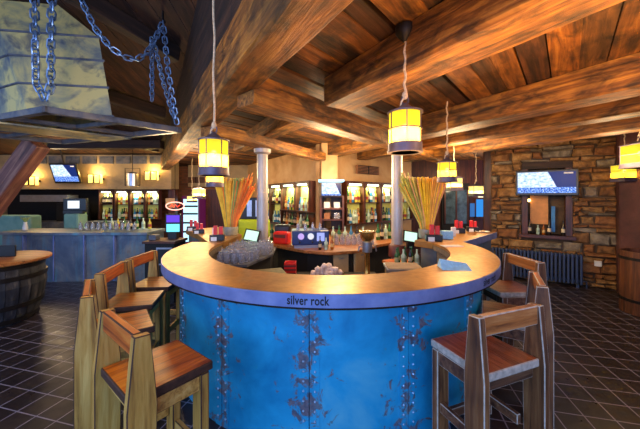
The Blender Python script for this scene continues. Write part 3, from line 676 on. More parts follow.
# wall sconces on the lintel
def sconce(x, y, label):
    p = W(x, y, 8.93); r = empty('wall_sconce', p, 0, label, 'wall light', 'twin box sconces on the plaster lintel')
    for s in (-1, 1):
        cx = s * .098
        b = MB().bx(cx - .08, cx + .08, -.13, .0, -.13, .13)
        b.f = b.f[:1] + b.f[2:]; b.m = b.m[:5]; b.build('shade', M['shade_w'], r)
        mb = MB()
        for xx in (cx - .082, cx + .082): mb.bx(xx - .009, xx + .009, -.14, -.125, -.14, .14)
        for zz in (-.14, .125): mb.bx(cx - .09, cx + .09, -.14, -.124, zz, zz + .015)
        mb.build('frame', M['iron'], r)
    MB().bx(-.18, .18, -.01, .06, -.03, .03).build('backplate', M['iron'], r)
    point('sconce_light', (0, -.09, 0.17), 14, (1.0, .62, .18), 0.03, r); return r
sconce(33, 181, 'twin box sconce left of the tilted screen')
sconce(97, 179, 'twin box sconce right of the tilted screen')
sconce(153, 176, 'twin box sconce next to the end of the huge beam')

# ================================================================== SCREENS
def screen_mat(name):
    t = NT(name); v = t.map(); sep = t.n('ShaderNodeSeparateXYZ'); t.l(v, sep.inputs[0])
    def mm(op, a, b):
        o = t.n('ShaderNodeMath', operation=op)
        for i, q in enumerate((a, b)):
            if isinstance(q, (int, float)): o.inputs[i].default_value = q
            else: t.l(q, o.inputs[i])
        return o.outputs[0]
    x, z = sep.outputs[0], sep.outputs[2]
    diag = mm('GREATER_THAN', mm('ADD', x, mm('MULTIPLY', z, 0.45)), 0.13)
    n = t.noise(t.map((14, 1, 22)), 1, 3); low = mm('LESS_THAN', z, -0.09)
    sky = t.ramp(n, [(0.35, lin(120, 160, 220)), (0.6, lin(214, 226, 244))]); c = t.mix(diag, sky, lin(24, 40, 96))
    busy = t.ramp(t.noise(t.map((40, 1, 40)), 1, 3), [(0.4, lin(30, 50, 130)), (0.55, lin(90, 140, 230)), (0.7, lin(230, 236, 250))])
    c = t.mix(low, c, busy); mix = c
    t.set((0, 0, 0), 0.3, Specular_IOR_Level=0.15); t.l(mix, t.b.inputs['Emission Color']); t.b.inputs['Emission Strength'].default_value = 1.0; return t.m
M['screen'] = screen_mat('match_broadcast_picture')
def tv(name, label, w, h, cat='television'):
    r = empty(name, (0, 0, 0), 0, label, cat)
    MB().bx(-w / 2, w / 2, 0.0, .05, -h / 2, h / 2).build('casing', M['black'], r, bevel=0.008)
    b = .028 * h / .5 + .01
    MB().bx(-w / 2 + b, w / 2 - b, -.004, .001, -h / 2 + b * 1.3, h / 2 - b).build('screen', M['screen'], r)
    MB().bx(w * .28, w * .42, -.006, -.003, h * .33, h * .39).build('corner_caption', M['white'], r)
    MB().bx(-.12, .12, .05, .12, -.1, .1).build('wall_mount', M['iron'], r)
    return r
t1 = tv('television', 'flat television on the stone wall above the niche, bright match picture', 0.98, 0.50)
p = SP(1.04, 1.97, 0.21); t1.location = p; t1.rotation_euler = (math.radians(0), 0, math.atan2(SN.y, SN.x) + PI / 2)
t2 = tv('television', 'flat television tilted on the plaster lintel between two sconces', 0.78, 0.60)
t2.location = W(65, 173.5, 8.5); t2.rotation_euler = (math.radians(20), 0, 0)
MB().tube([(0, .06, .2), (0, .1, .9)], .02, 8).build('ceiling_arm', M['iron'], t2)

# caged cylinder lamp on lintel
r = empty('caged_lamp', W(132.5, 186, 8.6), 0, 'unlit caged metal cylinder lamp hanging between two sconces', 'lamp')
MB().lathe([(0.15, 0.0), (0.15, 0.36), (0.11, 0.4), (0.03, .42)], n=20).build('drum', M['steel'], r, smooth=True)
mb = MB(); mb.tube([(-.22, 0, .02), (-.22, 0, .52), (.22, 0, .52), (.22, 0, .02)], .012, 6); mb.tube([(-.22, 0, .02), (.22, 0, .02)], .012, 6); mb.build('cage', M['iron'], r)
MB().tube([(0, 0, .4), (0, 0, 1.08)], .01, 6).build('chain', M['iron'], r)
# vents
def vent(label, px, py, D, w, h, rz=0.0, loc=None):
    p = loc or W(px, py, D); r = empty('air_vent', p, rz, label, 'vent')
    MB().bx(-w / 2, w / 2, -.02, .02, -h / 2, h / 2).build('grille_frame', M['cardboard'], r)
    mb = MB()
    for i in range(6): mb.box((0, -.024, -h / 2 + h * (i + .5) / 6), (w * .92, .012, h * .09))
    mb.bx(-.012, .012, -.03, -.02, -h / 2, h / 2); mb.build('slat', M['iron'], r); return r
vent('pale louvred vent high on the distant left wall', 196, 180, 10.1, 0.62, 0.2)
dq = C0 + DR * 1.35
pq = Vector((dq.x, dq.y, 2.36))
vent('wide louvred vent in ochre plaster above right bottle cabinets', 0, 0, 0, 0.78, 0.2, math.atan2(DR.y, DR.x), Vector((dq.x + .04, dq.y + .03, 2.33)))

# ================================================================== BOTTLE CABINETS + BOTTLES
def bottle_mesh(kind, h=0.29, r=0.037):
    mb = MB(); prof = [(r * .9, 0), (r, .01), (r, h * .2), (r * 1.01, h * .2), (r * 1.01, h * .45), (r, h * .45), (r, h * .6), (r * .38, h * .74), (r * .34, h * .93), (r * .42, h * .94), (r * .42, h)]
    mb.lathe(prof, n=10, mis=[0, 0, 0, 1, 0, 0, 0, 0, 0, 0, 0]); me = mb.build('bottle', BOT[kind], smooth=True); return me
bproto = []
for k in range(6):
    b = bottle_mesh(k, *[(0.29, .037), (.30, .036), (.27, .042), (.31, .036), (.28, .035), (.26, .04)][k]); bproto.append(b)
used = [False] * 6
CN = ['green', 'amber', 'clear', 'dark', 'pale blue', 'yellow']
def bottle(k, loc, label, group, sc=1.0):
    b = bproto[k]
    if used[k]: b = b.copy(); COL.objects.link(b)
    used[k] = True; b.location = loc; b.scale = (sc, sc, sc); tag(b, label, 'bottle', group); return b
NUM = ['first', 'second', 'third', 'fourth', 'fifth', 'sixth', 'seventh', 'eighth', 'ninth', 'tenth', 'eleventh', 'twelfth', 'thirteenth', 'fourteenth', 'fifteenth', 'sixteenth', 'seventeenth', 'eighteenth', 'nineteenth', 'twentieth']
ORD = ['first', 'second', 'third', 'fourth', 'fifth', 'sixth', 'seventh']
def cabinet(origin, rz, w, z0, z1, label, where, depth=0.17, nsh=2, per=5, tubew=True, gr='bottles in the lit cabinets'):
    """local x along wall to the right, +y towards the wall (behind)"""
    r = empty('bottle_cabinet', (origin[0], origin[1], z0), rz, label, 'cabinet', 'lit bottle cabinets'); h = z1 - z0; t = .024
    mb = MB(); mb.bx(0, t, 0, depth, 0, h); mb.bx(w - t, w, 0, depth, 0, h); mb.bx(t, w - t, 0, depth, 0, t); mb.bx(t, w - t, 0, depth, h - .05, h); mb.build('frame', M['cab'], r, bevel=.004)
    MB().bx(t, w - t, depth - .02, depth, t, h - .05).build('back_panel', M['cabback'], r)
    for i in range(1, nsh): MB().bx(t, w - t, .04, depth - .02, h * i / nsh - .009, h * i / nsh + .009).build('shelf', M['cab_x'], r)
    MB().bx(w * .16, w * .84, .01, .05, h - .095, h - .055).build('light_tube', M['tube'], r)
    mb = MB(); mb.add([(t, .0, h - .05), (t + .07, 0, h - .05), (t, 0, h - .16), (t, .02, h - .05), (t + .07, .02, h - .05), (t, .02, h - .16)], [(0, 2, 1), (3, 4, 5), (0, 1, 4, 3), (1, 2, 5, 4), (2, 0, 3, 5)]); mb.build('corner_bracket', M['cab'], r); mb = MB()
    mb.add([(w - t, .0, h - .05), (w - t - .07, 0, h - .05), (w - t, 0, h - .16), (w - t, .02, h - .05), (w - t - .07, .02, h - .05), (w - t, .02, h - .16)], [(0, 1, 2), (3, 5, 4), (0, 3, 4, 1), (1, 4, 5, 2), (2, 5, 3, 0)]); mb.build('corner_bracket', M['cab'], r)
    a = area('cabinet_light', (w / 2, depth * .35, h - .11), (math.radians(0), 0, 0), w * .7, .06, 4.5, (0.95, 1.0, 0.7)); a.parent = r
    Rm = Matrix.Rotation(rz, 3, 'Z')
    for i in range(nsh):
        zz = (t if i == 0 else h * i / nsh + .009)
        for j in range(per):
            k = random.randrange(6); x = t + .05 + (w - 2 * t - .1) * (j + .5) / per + random.uniform(-.01, .01); y = depth * .5 + random.uniform(-.02, .02)
            p = Vector((origin[0], origin[1], z0 + zz)) + Rm @ Vector((x, y, 0))
            shelf = 'lower shelf' if i == 0 else 'upper shelf'
            bottle(k, p, '%s bottle %s from left, %s of %s' % (CN[k], ORD[j], shelf, where), gr, 1.1)
    return r
aL = math.atan2(-DL.y, -DL.x)  # local x runs towards C0 (to the right in view)
def left_bay(s0, s1, z0, z1, label, where, **k):
    o = C0 + DL * s1; n = Vector((-DL.y, DL.x));  n = n if n.y < 0 else -n
    o = o + n * 0.17
    return cabinet((o.x, o.y), aL, (s1 - s0) - .01, z0, z1, label, where, **k)
aR = math.atan2(DR.y, DR.x)
def right_bay(s0, s1, z0, z1, label, where, **k):
    n = Vector((DR.y, -DR.x)); o = C0 + DR * s0 + n * 0.14
    return cabinet((o.x, o.y), aR, (s1 - s0) - .01, z0, z1, label, where, **k)
def fixn():
    pass
left_bay(0.26, .90, 1.36, 2.04, 'lit bottle cabinet just left of the corner screen', 'cabinet left of the corner screen', nsh=1, per=5)
left_bay(.90, 1.63, 1.36, 2.04, 'second lit bottle cabinet left of the corner screen', 'second cabinet left of the corner screen', nsh=1, per=5)
left_bay(1.63, 2.36, 1.0, 2.04, 'third lit bottle cabinet from the corner, bluish, right of the left column', 'third cabinet left of the corner', per=5)
left_bay(2.36, 3.0, 1.0, 2.04, 'lit bottle cabinet beside the left column', 'cabinet beside the left column', per=4)
right_bay(0.56, 1.15, 1.08, 2.04, 'lit bottle cabinet just right of the corner screen', 'cabinet right of the corner screen', per=5)
right_bay(1.15, 1.74, 1.08, 2.04, 'middle lit bottle cabinet under the wide vent', 'middle cabinet under the vent', per=5)
right_bay(1.74, 2.33, 1.08, 2.04, 'lit bottle cabinet left of the right column', 'cabinet left of the right column', per=5)
right_bay(2.40, 3.1, 1.08, 2.04, 'lit bottle cabinet right of the right column', 'cabinet right of the right column', per=4)
for i, (x0, nm) in enumerate(((98, 'leftmost'), (113.5, 'second'), (129, 'third'), (144, 'rightmost'))):
    p = W(x0, 0, 9.1)
    cabinet((p.x, 9.12), 0, 0.46, 0.98, 1.92, '%s lit green bottle cabinet under the plaster lintel' % nm, '%s cabinet under the lintel' % nm, nsh=2, per=4)
# low shelf unit under the short left cabinets
n = Vector((-DL.y, DL.x)); n = n if n.y < 0 else -n
o_ = C0 + DL * 1.63 + n * .22
r = empty('open_shelf', (o_.x, o_.y, 1.0), aL, 'dark open shelf under the two short cabinets', 'shelf')
MB().bx(0, 1.36, 0, .2, 0, .03).build('shelf_board', M['cab_x'], r); MB().bx(0, 1.36, .18, .2, .03, .33).build('back_board', M['cab_x'], r)
for j in range(9):
    k = (3, 1, 3, 0, 3, 1, 2, 3, 0)[j]; q = Vector((o_.x, o_.y, 1.03)) + Matrix.Rotation(aL, 3, 'Z') @ Vector((.1 + j * .14, .1, 0))
    bottle(k, q, '%s bottle %s from left on the dark open shelf' % (CN[k], (ORD + ['eighth', 'ninth'])[j]), 'bottles on the dark open shelf')
# corner unit with small screen
r = empty('corner_unit', (0.24, 5.86, 0), 0, 'dark corner shelving unit below the ochre pillar', 'shelf unit')
mb = MB(); mb.bx(-.24, -.2, -.1, .3, 1.0, 1.72); mb.bx(.2, .24, -.1, .3, 1.0, 1.72); mb.build('side_panel', M['cab'], r)
MB().bx(-.2, .2, .26, .3, 1.0, 2.04).build('back_panel', M['cab'], r)
for z in (1.0, 1.22, 1.44, 1.68): MB().bx(-.2, .2, -.1, .26, z, z + .03).build('shelf', M['cab_x'], r)
struct('wall_pillar', MB().bx(0.03, 0.36, 5.93, 6.3, 2.04, 2.8), M['plaster'])
r = empty('monitor', (0.22, 5.66, 1.84), 0, 'small bright blue screen hung on the corner unit', 'screen')
MB().bx(-.2, .2, 0, .04, -.14, .14).build('casing', M['black'], r, bevel=.005); MB().bx(-.185, .185, -.004, .0, -.12, .12).build('screen', M['screen'], r)
MB().bx(-.25, .25, -.04, .22, .15, .19).build('lit_canopy', emis('cyan_glow_panel', (130, 220, 255), 1.6), r)
MB().tube([(0, .04, 0), (0, .3, 0)], .02, 6).build('mount', M['iron'], r)
for j, (c, z) in enumerate(((M['paper_w'], 1.47), (M['paper_w'], 1.47), (M['cardboard'], 1.25), (M['glass_clear'], 1.25))):
    x = 0.14 + (j % 2) * .2; o = MB().bx(-.06, .06, -.05, .05, 0, .12).build('carton', c, bevel=.004); o.location = (x, 5.86, z); tag(o, ['left pinkish carton on the corner unit shelf', 'right pinkish carton on the corner unit shelf', 'brown carton on the lower corner shelf', 'clear glass box on the lower corner shelf'][j], 'carton')

# ================================================================== BACK ISLAND COUNTER
poly = [(-.98, 4.95), (-.75, 4.55), (-.22, 4.02), (.12, 3.88), (.5, 4.0), (1.08, 4.75), (1.55, 5.1), (2.0, 7.05), (0.42, 5.7), (0.02, 5.65), (-1.05, 7.2)]
poly = [(-.98, 4.95), (-.78, 4.55), (-.22, 4.02), (.12, 3.88), (.5, 4.0), (.95, 4.55), (1.5, 5.0), (1.9, 7.0), (0.5, 5.68), (0.0, 5.66), (-.86, 6.9)]
c_ = Vector((0.15, 5.0))
bi = empty('back_bar_counter', (c_.x, c_.y, 0), 0, 'wedge shaped wooden back counter inside the round bar', 'counter')
lp = [(p[0] - c_.x, p[1] - c_.y) for p in poly]
MB().prism(lp, 0.91, 0.95).build('countertop', M['dstool_rail'], bi, bevel=.004)
ip = [(-.86, 4.98), (-.68, 4.66), (-.18, 4.12), (.12, 4.0), (.44, 4.1), (.88, 4.65), (1.4, 5.05), (1.8, 6.85), (0.5, 5.6), (0.0, 5.58), (-.76, 6.7)]
MB().prism([(p[0] - c_.x, p[1] - c_.y) for p in ip], 0, 0.91).build('carcass', M['black_m'], bi)
for nm, x0, x1, mt in (('beige cupboard door', .17, .40, M['beige']), ('beige cupboard door', .47, .72, M['beige'])):
    a, b = Vector((.12, 4.0)), Vector((.44, 4.1))
    if x0 > .44: a, b = Vector((.44, 4.1)), Vector((.88, 4.65))
    d = (b - a).normalized(); t0 = (x0 - a.x) / d.x; t1_ = (x1 - a.x) / d.x
    mb = MB(); mb.T = Matrix.Translation((a.x - c_.x, a.y - c_.y, 0)) @ Matrix.Rotation(math.atan2(d.y, d.x), 4, 'Z'); mb.bx(t0 + .01, t1_ - .01, -.03, -.004, .3, .89); o = mb.build('door', mt, bi, bevel=.004)
    mb = MB(); mb.T = Matrix.Translation((a.x - c_.x, a.y - c_.y, 0)) @ Matrix.Rotation(math.atan2(d.y, d.x), 4, 'Z'); mb.bx((t0 + t1_) / 2 - .03, (t0 + t1_) / 2 + .03, -.045, -.03, .83, .845); mb.build('handle', M['steel'], o)
# low speed rail
sr_ = empty('speed_rail', (0.1, 3.66, 0), 0, 'low dark work bench in front of the back counter', 'bench')
MB().bx(-.62, .62, -.12, .14, .68, .71).build('bench_top', M['black_m'], sr_)
for x in (-.58, .58):
    for y in (-.09, .11): MB().bx(x - .02, x + .02, y - .02, y + .02, 0, .68).build('leg', M['iron'], sr_)
# things on bench
def crate(name, label, loc, w, d, h, mat, cat='crate'):
    r = empty(name, loc, 0, label, cat); mb = MB(); t = .01
    mb.bx(-w / 2, w / 2, -d / 2, d / 2, 0, t); 
    for y in (-d / 2, d / 2 - t): mb.bx(-w / 2, w / 2, y, y + t, t, h)
    for x in (-w / 2, w / 2 - t): mb.bx(x, x + t, -d / 2 + t, d / 2 - t, t, h)
    mb.build('crate_body', mat, r, bevel=.002)
    mb = MB()
    for i in range(3): mb.bx(-w / 2 - .004, w / 2 + .004, -d / 2 - .004, -d / 2 + .002, h * (.2 + .27 * i), h * (.3 + .27 * i))
    mb.build('rib', M['collar'], r); return r
crate('red_crate', 'red plastic crate on the low bench under the back counter', (-.37, 3.62, .71), .14, .14, .17, M['red'])
mpale = plain('pale_pinkish_paper', (250, 222, 212), 0.7, var=0.12, scale=25)
pb = None; k = 0
for row, (n_b, z) in enumerate(((7, .755), (5, .80), (2, .84))):
    for i in range(n_b):
        x = 0.085 + (i - (n_b - 1) / 2) * .055; y = 3.6 + random.uniform(-.03, .03)
        if pb is None:
            mb = MB(); mb.ball((0, 0, 0), .038, 10, 8)
            mb.v = [tuple(Vector(v) * (1 + .12 * math.sin(v[0] * 140 + v[2] * 90))) for v in mb.v]; pb = mb.build('paper_bundle', mpale, smooth=True); b = pb
        else: b = pb.copy(); COL.objects.link(b)
        b.location = (x, y, z - .006); b.rotation_euler = (random.random() * 6, random.random() * 6, 0)
        tag(b, 'pale pinkish bundle in the central heap, %s layer, %s from left' % (('bottom', 'middle', 'top')[row], NUM[i]), 'bundle', 'pale bundles in the heap')
# tap tower
r = empty('tap_tower', (.585, 3.60, .71), 0, 'brass and steel beer tap tower right of the pale heap', 'beer tap')
MB().lathe([(.05, 0), (.035, .02), (.03, .28), (.045, .3)], n=18).build('stem', M['brass'], r, smooth=True)
MB().lathe([(.06, .3), (.062, .42), (.05, .43)], n=18).build('steel_drum', M['steel'], r, smooth=True)
MB().lathe([(.05, .43), (.085, .47), (.09, .53), (.11, .545), (.11, .56), (.02, .57)], n=18).build('brass_cap', M['brass'], r, smooth=True)
for s in (-1, 1):
    MB().tube([(s * .05, 0, .36), (s * .1, -.02, .37), (s * .11, -.02, .31)], .009, 8).build('spout', M['steel'], r, smooth=True)
# espresso machine
r = empty('coffee_machine', (-.15, 4.35, .95), math.radians(6), 'dark blue coffee machine with round dials on back counter', 'coffee machine')
mb = MB(); mb.bx(-.27, .27, -.15, .2, .04, .25); mb.build('body', plain('navy_enamel', (34, 54, 110), .35), r, bevel=.015)
MB().bx(-.24, .24, -.14, .18, 0, .04).build('drip_base', M['steel'], r)
for x, c in ((-.14, (190, 160, 230)), (.0, (220, 220, 230))):
    mb = MB(); mb.T = Matrix.Translation((x, -.152, .17)) @ Matrix.Rotation(PI / 2, 4, 'X'); mb.lathe([(.0, 0), (.045, 0), (.045, .014), (.0, .014)], n=18); mb.build('dial', emis('dial_face', c, .7), r, smooth=True)
MB().bx(.09, .2, -.158, -.15, .1, .22).build('display', emis('lilac_display', (150, 160, 240), .8), r)
for x in (-.16, .02):
    MB().tube([(x, -.15, .1), (x, -.23, .09)], .012, 8).build('group_handle', M['black'], r)
# red holders on counter left of machine
def napkin_caddy(loc, rz, label, big=1.0, group=None):
    r = empty('menu_caddy', loc, rz, label, 'menu caddy', group)
    MB().bx(-.09 * big, .09 * big, -.05 * big, .05 * big, 0, .075 * big).build('box', M['black'], r, bevel=.004)
    MB().bx(-.07 * big, .0, -.058 * big, -.05 * big, .0, .05 * big).build('white_card', M['white'], r)
    MB().bx(-.045 * big, .0, -.02 * big, .02 * big, .06 * big, .19 * big).build('red_card', M['red'], r)
    MB().bx(.02 * big, .065 * big, .0, .035 * big, .06 * big, .175 * big).build('red_card', M['red'], r)
    return r
napkin_caddy((-1.40, 3.95, ZB), 0.2, 'black and white menu caddy with red cards beside the left reed vase', 1.05)
napkin_caddy((-1.97, 4.72, ZB), 0.3, 'small menu caddy with red cards, middle of the left wing', .9)
napkin_caddy((-2.24, 5.1, ZB), 0.3, 'small menu caddy with red cards, far end of the left wing', 1.0)
napkin_caddy((1.53, 3.9, ZB), -0.2, 'tall black menu caddy with a bright red card right of the right reed vase', 1.15)
napkin_caddy((2.26, 4.75, ZB), -0.2, 'red menu caddy on the right wing near the dark doorway', 1.1)
napkin_caddy((2.62, 4.98, ZB), -0.2, 'red menu caddy at the outer end of the right wing', 1.0)
def block(name, label, loc, size, mat, rz=0, cat='box', group=None):
    o = MB().bx(-size[0] / 2, size[0] / 2, -size[1] / 2, size[1] / 2, 0, size[2]).build(name, mat, bevel=min(size) * .15); o.location = loc; o.rotation_euler = (0, 0, rz); return tag(o, label, cat, group)
block('napkin_box', 'pale blue patterned napkin box right of the tall red caddy', (1.78, 4.08, ZB - .003), (.16, .1, .12), M['paper'], -.1)
block('card_stand', 'small white upright card on the right wing', (2.0, 4.35, ZB - .003), (.07, .03, .14), M['white'], .0, 'card')
block('card_stand', 'small white upright card left of the menu caddy on the left wing', (-1.62, 4.45, ZB - .003), (.06, .03, .12), M['white'], .2, 'card')
r = empty('plate', (2.72, 4.86, ZB - .003), 0, 'white oval plate of items at the end of the right wing', 'plate')
MB().lathe([(0, 0), (.07, 0), (.11, .018), (.105, .022), (.06, .008), (0, .008)], n=20).build('dish', M['white'], r, smooth=True)
MB().ball((0.01, 0, .02), .035, 10, 6, sz=.5).build('food', M['beige'], r, smooth=True)
# papers on the ring
mb = MB(); ww, hh, tt = .115, .08, .075
mb.add([(-ww, -hh, 0), (ww, -hh, 0), (ww, hh, 0), (-ww, hh, 0), (-ww, hh * .2, tt), (ww * .92, hh * .2, tt * .55)], [(3, 2, 1, 0), (0, 1, 5, 4), (2, 3, 4, 5), (1, 2, 5), (3, 0, 4)])
o = mb.build('leaflet_box', M['paper'], bevel=.003); o.location = (1.11, 2.40, ZB); o.rotation_euler = (0, 0, -.12); tag(o, 'light blue folded leaflet pack lying on the round bar, right side', 'leaflet')
block('paper_sheet', 'flat white sheets lying on the right back of the round bar', (1.58, 3.48, ZB + .001), (.24, .12, .006), M['paper_w'], .1, 'paper')
r = empty('drain_rack', (.80, 2.80, .99), -.1, 'pale slatted drain rack inside the bar right of centre', 'rack'); r.location.z = 1.0
MB().bx(-.17, .17, -.14, .14, 0, .02).build('tray', M['steel'], r)
mb = MB()
for i in range(9): mb.bx(-.155, .155, -.125 + i * .029, -.112 + i * .029, .02, .032)
mb.build('slat', M['beige'], r); MB().bx(-.15, -.12, -.1, .1, -1.0, 0).build('leg', M['steel'], r); MB().bx(.12, .15, -.1, .1, -1.0, 0).build('leg', M['steel'], r)
# right inner worktop
r = empty('service_counter', (1.1, 4.0, 0), 0, 'steel topped service counter inside the bar under the right column', 'counter')
MB().prism([(-.22, .12), (.1, -.40), (.2, -.2), (.22, .22), (-.1, .22)], .76, .79).build('worktop', M['stool_rail'], r); MB().prism([(-.18, .11), (.1, -.34), (.17, -.18), (.18, .18), (-.08, .18)], 0, .76).build('carcass', M['beige'], r)
for j in range(7):
    k = (0, 0, 2, 0, 3, 0, 2)[j]; bottle(k, (1.02 + .05 * j * .9, 3.86 + (j % 2) * .09, .79), '%s bottle %s from left in the cluster right of the right column' % (CN[k], ORD[j]), 'bottles beside the right column', .75)
# left drain board
r = empty('drain_board', (-.62, 3.1, 0), .35, 'greenish wooden draining board beside the glass shelf', 'draining board')
MB().bx(-.2, .24, -.12, .14, .86, .885).build('board', plain('mossy_board', (120, 112, 78), .6, var=.3, scale=20), r, bevel=.003); MB().bx(-.18, .2, -.1, .12, 0, .86).build('carcass', M['cab'], r)
# glass shelf with glassware
gp = [(-1.13, 3.08), (-.78, 3.1), (-.60, 3.7), (-.64, 4.24), (-1.0, 4.24), (-1.08, 4.36), (-1.17, 4.2), (-1.2, 3.72), (-1.2, 3.36)]
gc = (-.85, 3.8)
r = empty('glass_shelf', (gc[0], gc[1], 0), 0, 'steel glass shelf curving inside the left of the bar', 'shelf')
MB().prism([(p[0] - gc[0], p[1] - gc[1]) for p in gp], .94, .965).build('shelf_top', M['rim'], r); MB().prism([((p[0] - gc[0]) * .86, (p[1] - gc[1]) * .86) for p in gp], 0, .94).build('carcass', M['black_m'], r)
def inside(x, y, P):
    c = False
    for i in range(len(P)):
        a, b = P[i], P[i - 1]
        if (a[1] > y) != (b[1] > y) and x < (b[0] - a[0]) * (y - a[1]) / (b[1] - a[1]) + a[0]: c = not c
    return c
mb = MB(); mb.lathe([(.030, 0), (.032, .002), (.026, .10), (.010, .102), (.006, .125), (.022, .13), (.0, .132)], n=12); gproto = mb.build('tumbler', M['glass_clear'], smooth=True); gused = False
def glassx(loc, label, group, sc=1.0):
    global gused
    b = gproto
    if gused: b = gproto.copy(); COL.objects.link(b)
    gused = True; b.location = loc; b.scale = (sc, sc, sc); tag(b, label, 'glass', group)
y = 3.1; row = 0
while y < 4.5:
    x = -1.3 + (row % 2) * .045; ci = 0
    while x < -.4:
        if inside(x, y, gp) and inside(x - .04, y, gp) and inside(x + .04, y, gp) and inside(x, y - .04, gp) and inside(x, y + .04, gp) and math.hypot(x + .872, y - 4.4) > .15 and math.hypot(x + .97, y - 4.13) > .13:
            glassx((x, y, .965), 'upturned tumbler on the curved glass shelf, row %s from the front, %s slot' % (NUM[row], NUM[ci]), 'tumblers on the glass shelf', random.choice((1, .92, 1.06)))
        x += .079; ci += 1
    y += .074; row += 1
for j in range(8): glassx((-.33 + (j % 4) * .11, 4.33 + (j // 4) * .11, 1.2), 'clear glass on the coffee machine, %s row, %s from left' % (('front', 'back')[j // 4], NUM[j % 4]), 'glasses on the coffee machine', .8)
for j in range(14): glassx((.26 + (j % 7) * .09, 4.5 + (j // 7) * .13, .95), 'clear glass on the back counter by the tap tower, %s row, %s from left' % (('front', 'back')[j // 7], NUM[j % 7]), 'glasses on the back counter', 1.25)
for j in range(6):
    k = (2, 0, 2, 4, 3, 2)[j]; bottle(k, (.22 + j * .1, 4.85, .95), '%s bottle %s from left behind the glass cluster' % (CN[k], ORD[j]), 'bottles behind the glass cluster', .9)
for j in range(3):
    k = (3, 2, 1)[j]; bottle(k, (.0 + j * .085, 4.06 + .02 * j, .95), '%s bottle %s from left in front of the coffee machine' % (CN[k], ORD[j]), 'bottles in front of the coffee machine', .62)
for j in range(7):
    k = (0, 3, 2, 0, 5, 0, 3)[j]; bottle(k, (1.0 + j * .08, 5.0 + j * .06, .95), '%s bottle %s from left on back counter by the right column' % (CN[k], ORD[j]), 'bottles on the back counter right', .95)
for j in range(5):
    k = (0, 2, 0, 3, 1)[j]; bottle(k, (-.82 + j * .05, 4.95 + j * .13, .95), '%s bottle %s from left on back counter by the left column' % (CN[k], ORD[j]), 'bottles on the back counter left', .95)
r = empty('red_box', (-.60, 4.60, .95), math.radians(-25), 'bright red bag like box on the back counter left of the coffee machine', 'box')
MB().bx(-.13, .13, -.07, .07, 0, .19).build('box_body', M['red'], r, bevel=.025); MB().bx(-.1, .1, -.075, -.07, .1, .15).build('dark_opening', M['collar'], r)
block('black_register', 'black box standing behind the red box', (-.62, 4.85, .95), (.26, .2, .28), M['black'], .0, 'cash register')
# POS terminals
def pos(loc, rz, label):
    r = empty('till_screen', loc, rz, label, 'till screen')
    MB().bx(-.05, .05, -.04, .04, 0, .1).build('foot', M['black'], r); mb = MB(); mb.T = Matrix.Translation((0, -.02, .18)) @ Matrix.Rotation(math.radians(-25), 4, 'X') @ Matrix.Rotation(.18, 4, 'Y')
    mb.bx(-.11, .11, 0, .03, -.09, .09); mb.build('casing', M['black'], r, bevel=.005); mb2 = MB(); mb2.T = mb.T; mb2.bx(-.09, .09, -.004, .0, -.07, .07); mb2.build('screen', emis('pale_mint_screen', (190, 235, 210), .9), r); return r
pos((-.97, 4.13, .965), .0, 'black till with pale screen left of the left column')
pos((1.34, 4.30, .925), .0, 'black till with pale screen right of the right column')
block('till_stand', 'narrow dark stand under the right till', (1.34, 4.34, 0), (.14, .1, .925), M['cab'], 0, 'stand')
block('lime_cabinet', 'lime green cabinet behind the left till', (-1.4, 6.2, 0), (.62, .3, 1.22), M['lime'], 0, 'cabinet')
r = empty('appliance', (-1.42, 6.2, 1.22), 0, 'dark unit with pale vertical panels on the lime cabinet', 'appliance')
MB().bx(-.25, .25, -.08, .08, 0, .46).build('case', M['black'], r, bevel=.01); MB().bx(-.12, -.02, -.09, -.08, .06, .4).build('panel', M['steel'], r); MB().bx(.06, .13, -.09, -.08, .06, .4).build('panel', M['steel'], r)

# reeds
def reeds(loc, spreadL, spreadR, H, label, cols, n=270):
    r = empty('reed_vase', loc, 0, label, 'reed arrangement')
    MB().lathe([(.1, 0), (.11, .02), (.115, .1), (.11, .13), (.1, .13), (.1, .03), (0, .03)], n=18).build('vase', plain('smoky_vase', (150, 150, 130), .25), r, smooth=True)
    mats = [plain('reed_%d' % i, c, .6) for i, c in enumerate(cols)]; mb = MB()
    for i in range(n):
        t = i / (n - 1); x1 = spreadL + (spreadR - spreadL) * t + random.uniform(-.02, .02); y1 = random.uniform(-.1, .1); h = H * random.uniform(.93, 1.04)
        if t < .15 or t > .88: h *= random.uniform(.85, 1.1)
        x0 = (t - .5) * .17; mi = min(len(cols) - 1, int(t * len(cols))) if random.random() < .75 else random.randrange(len(cols))
        mb.tube([(x0 * .8, y1 * .2, .035), (x0 * 1.2, y1 * .3, h * .3), (x0 + (x1 - x0) * .5, y1 * .6, h * .65), (x1, y1, h)], [.008, .009, .009, .008], 4, mi)
    tag(mb.build('reed', mats, r), kind='stuff'); return r
reeds((-1.40, 4.55, ZB - .003), -.22, .36, .86, 'fan of tall yellow orange and green reeds left of the left column', [(250, 200, 70), (246, 180, 60), (240, 200, 90), (140, 170, 100), (246, 150, 70), (246, 130, 60)])
reeds((1.55, 4.22, ZB - .003), -.38, .26, .86, 'fan of tall green and golden reeds right of the right column', [(180, 180, 80), (210, 190, 90), (255, 196, 40), (255, 186, 40), (250, 176, 70), (226, 160, 110)])

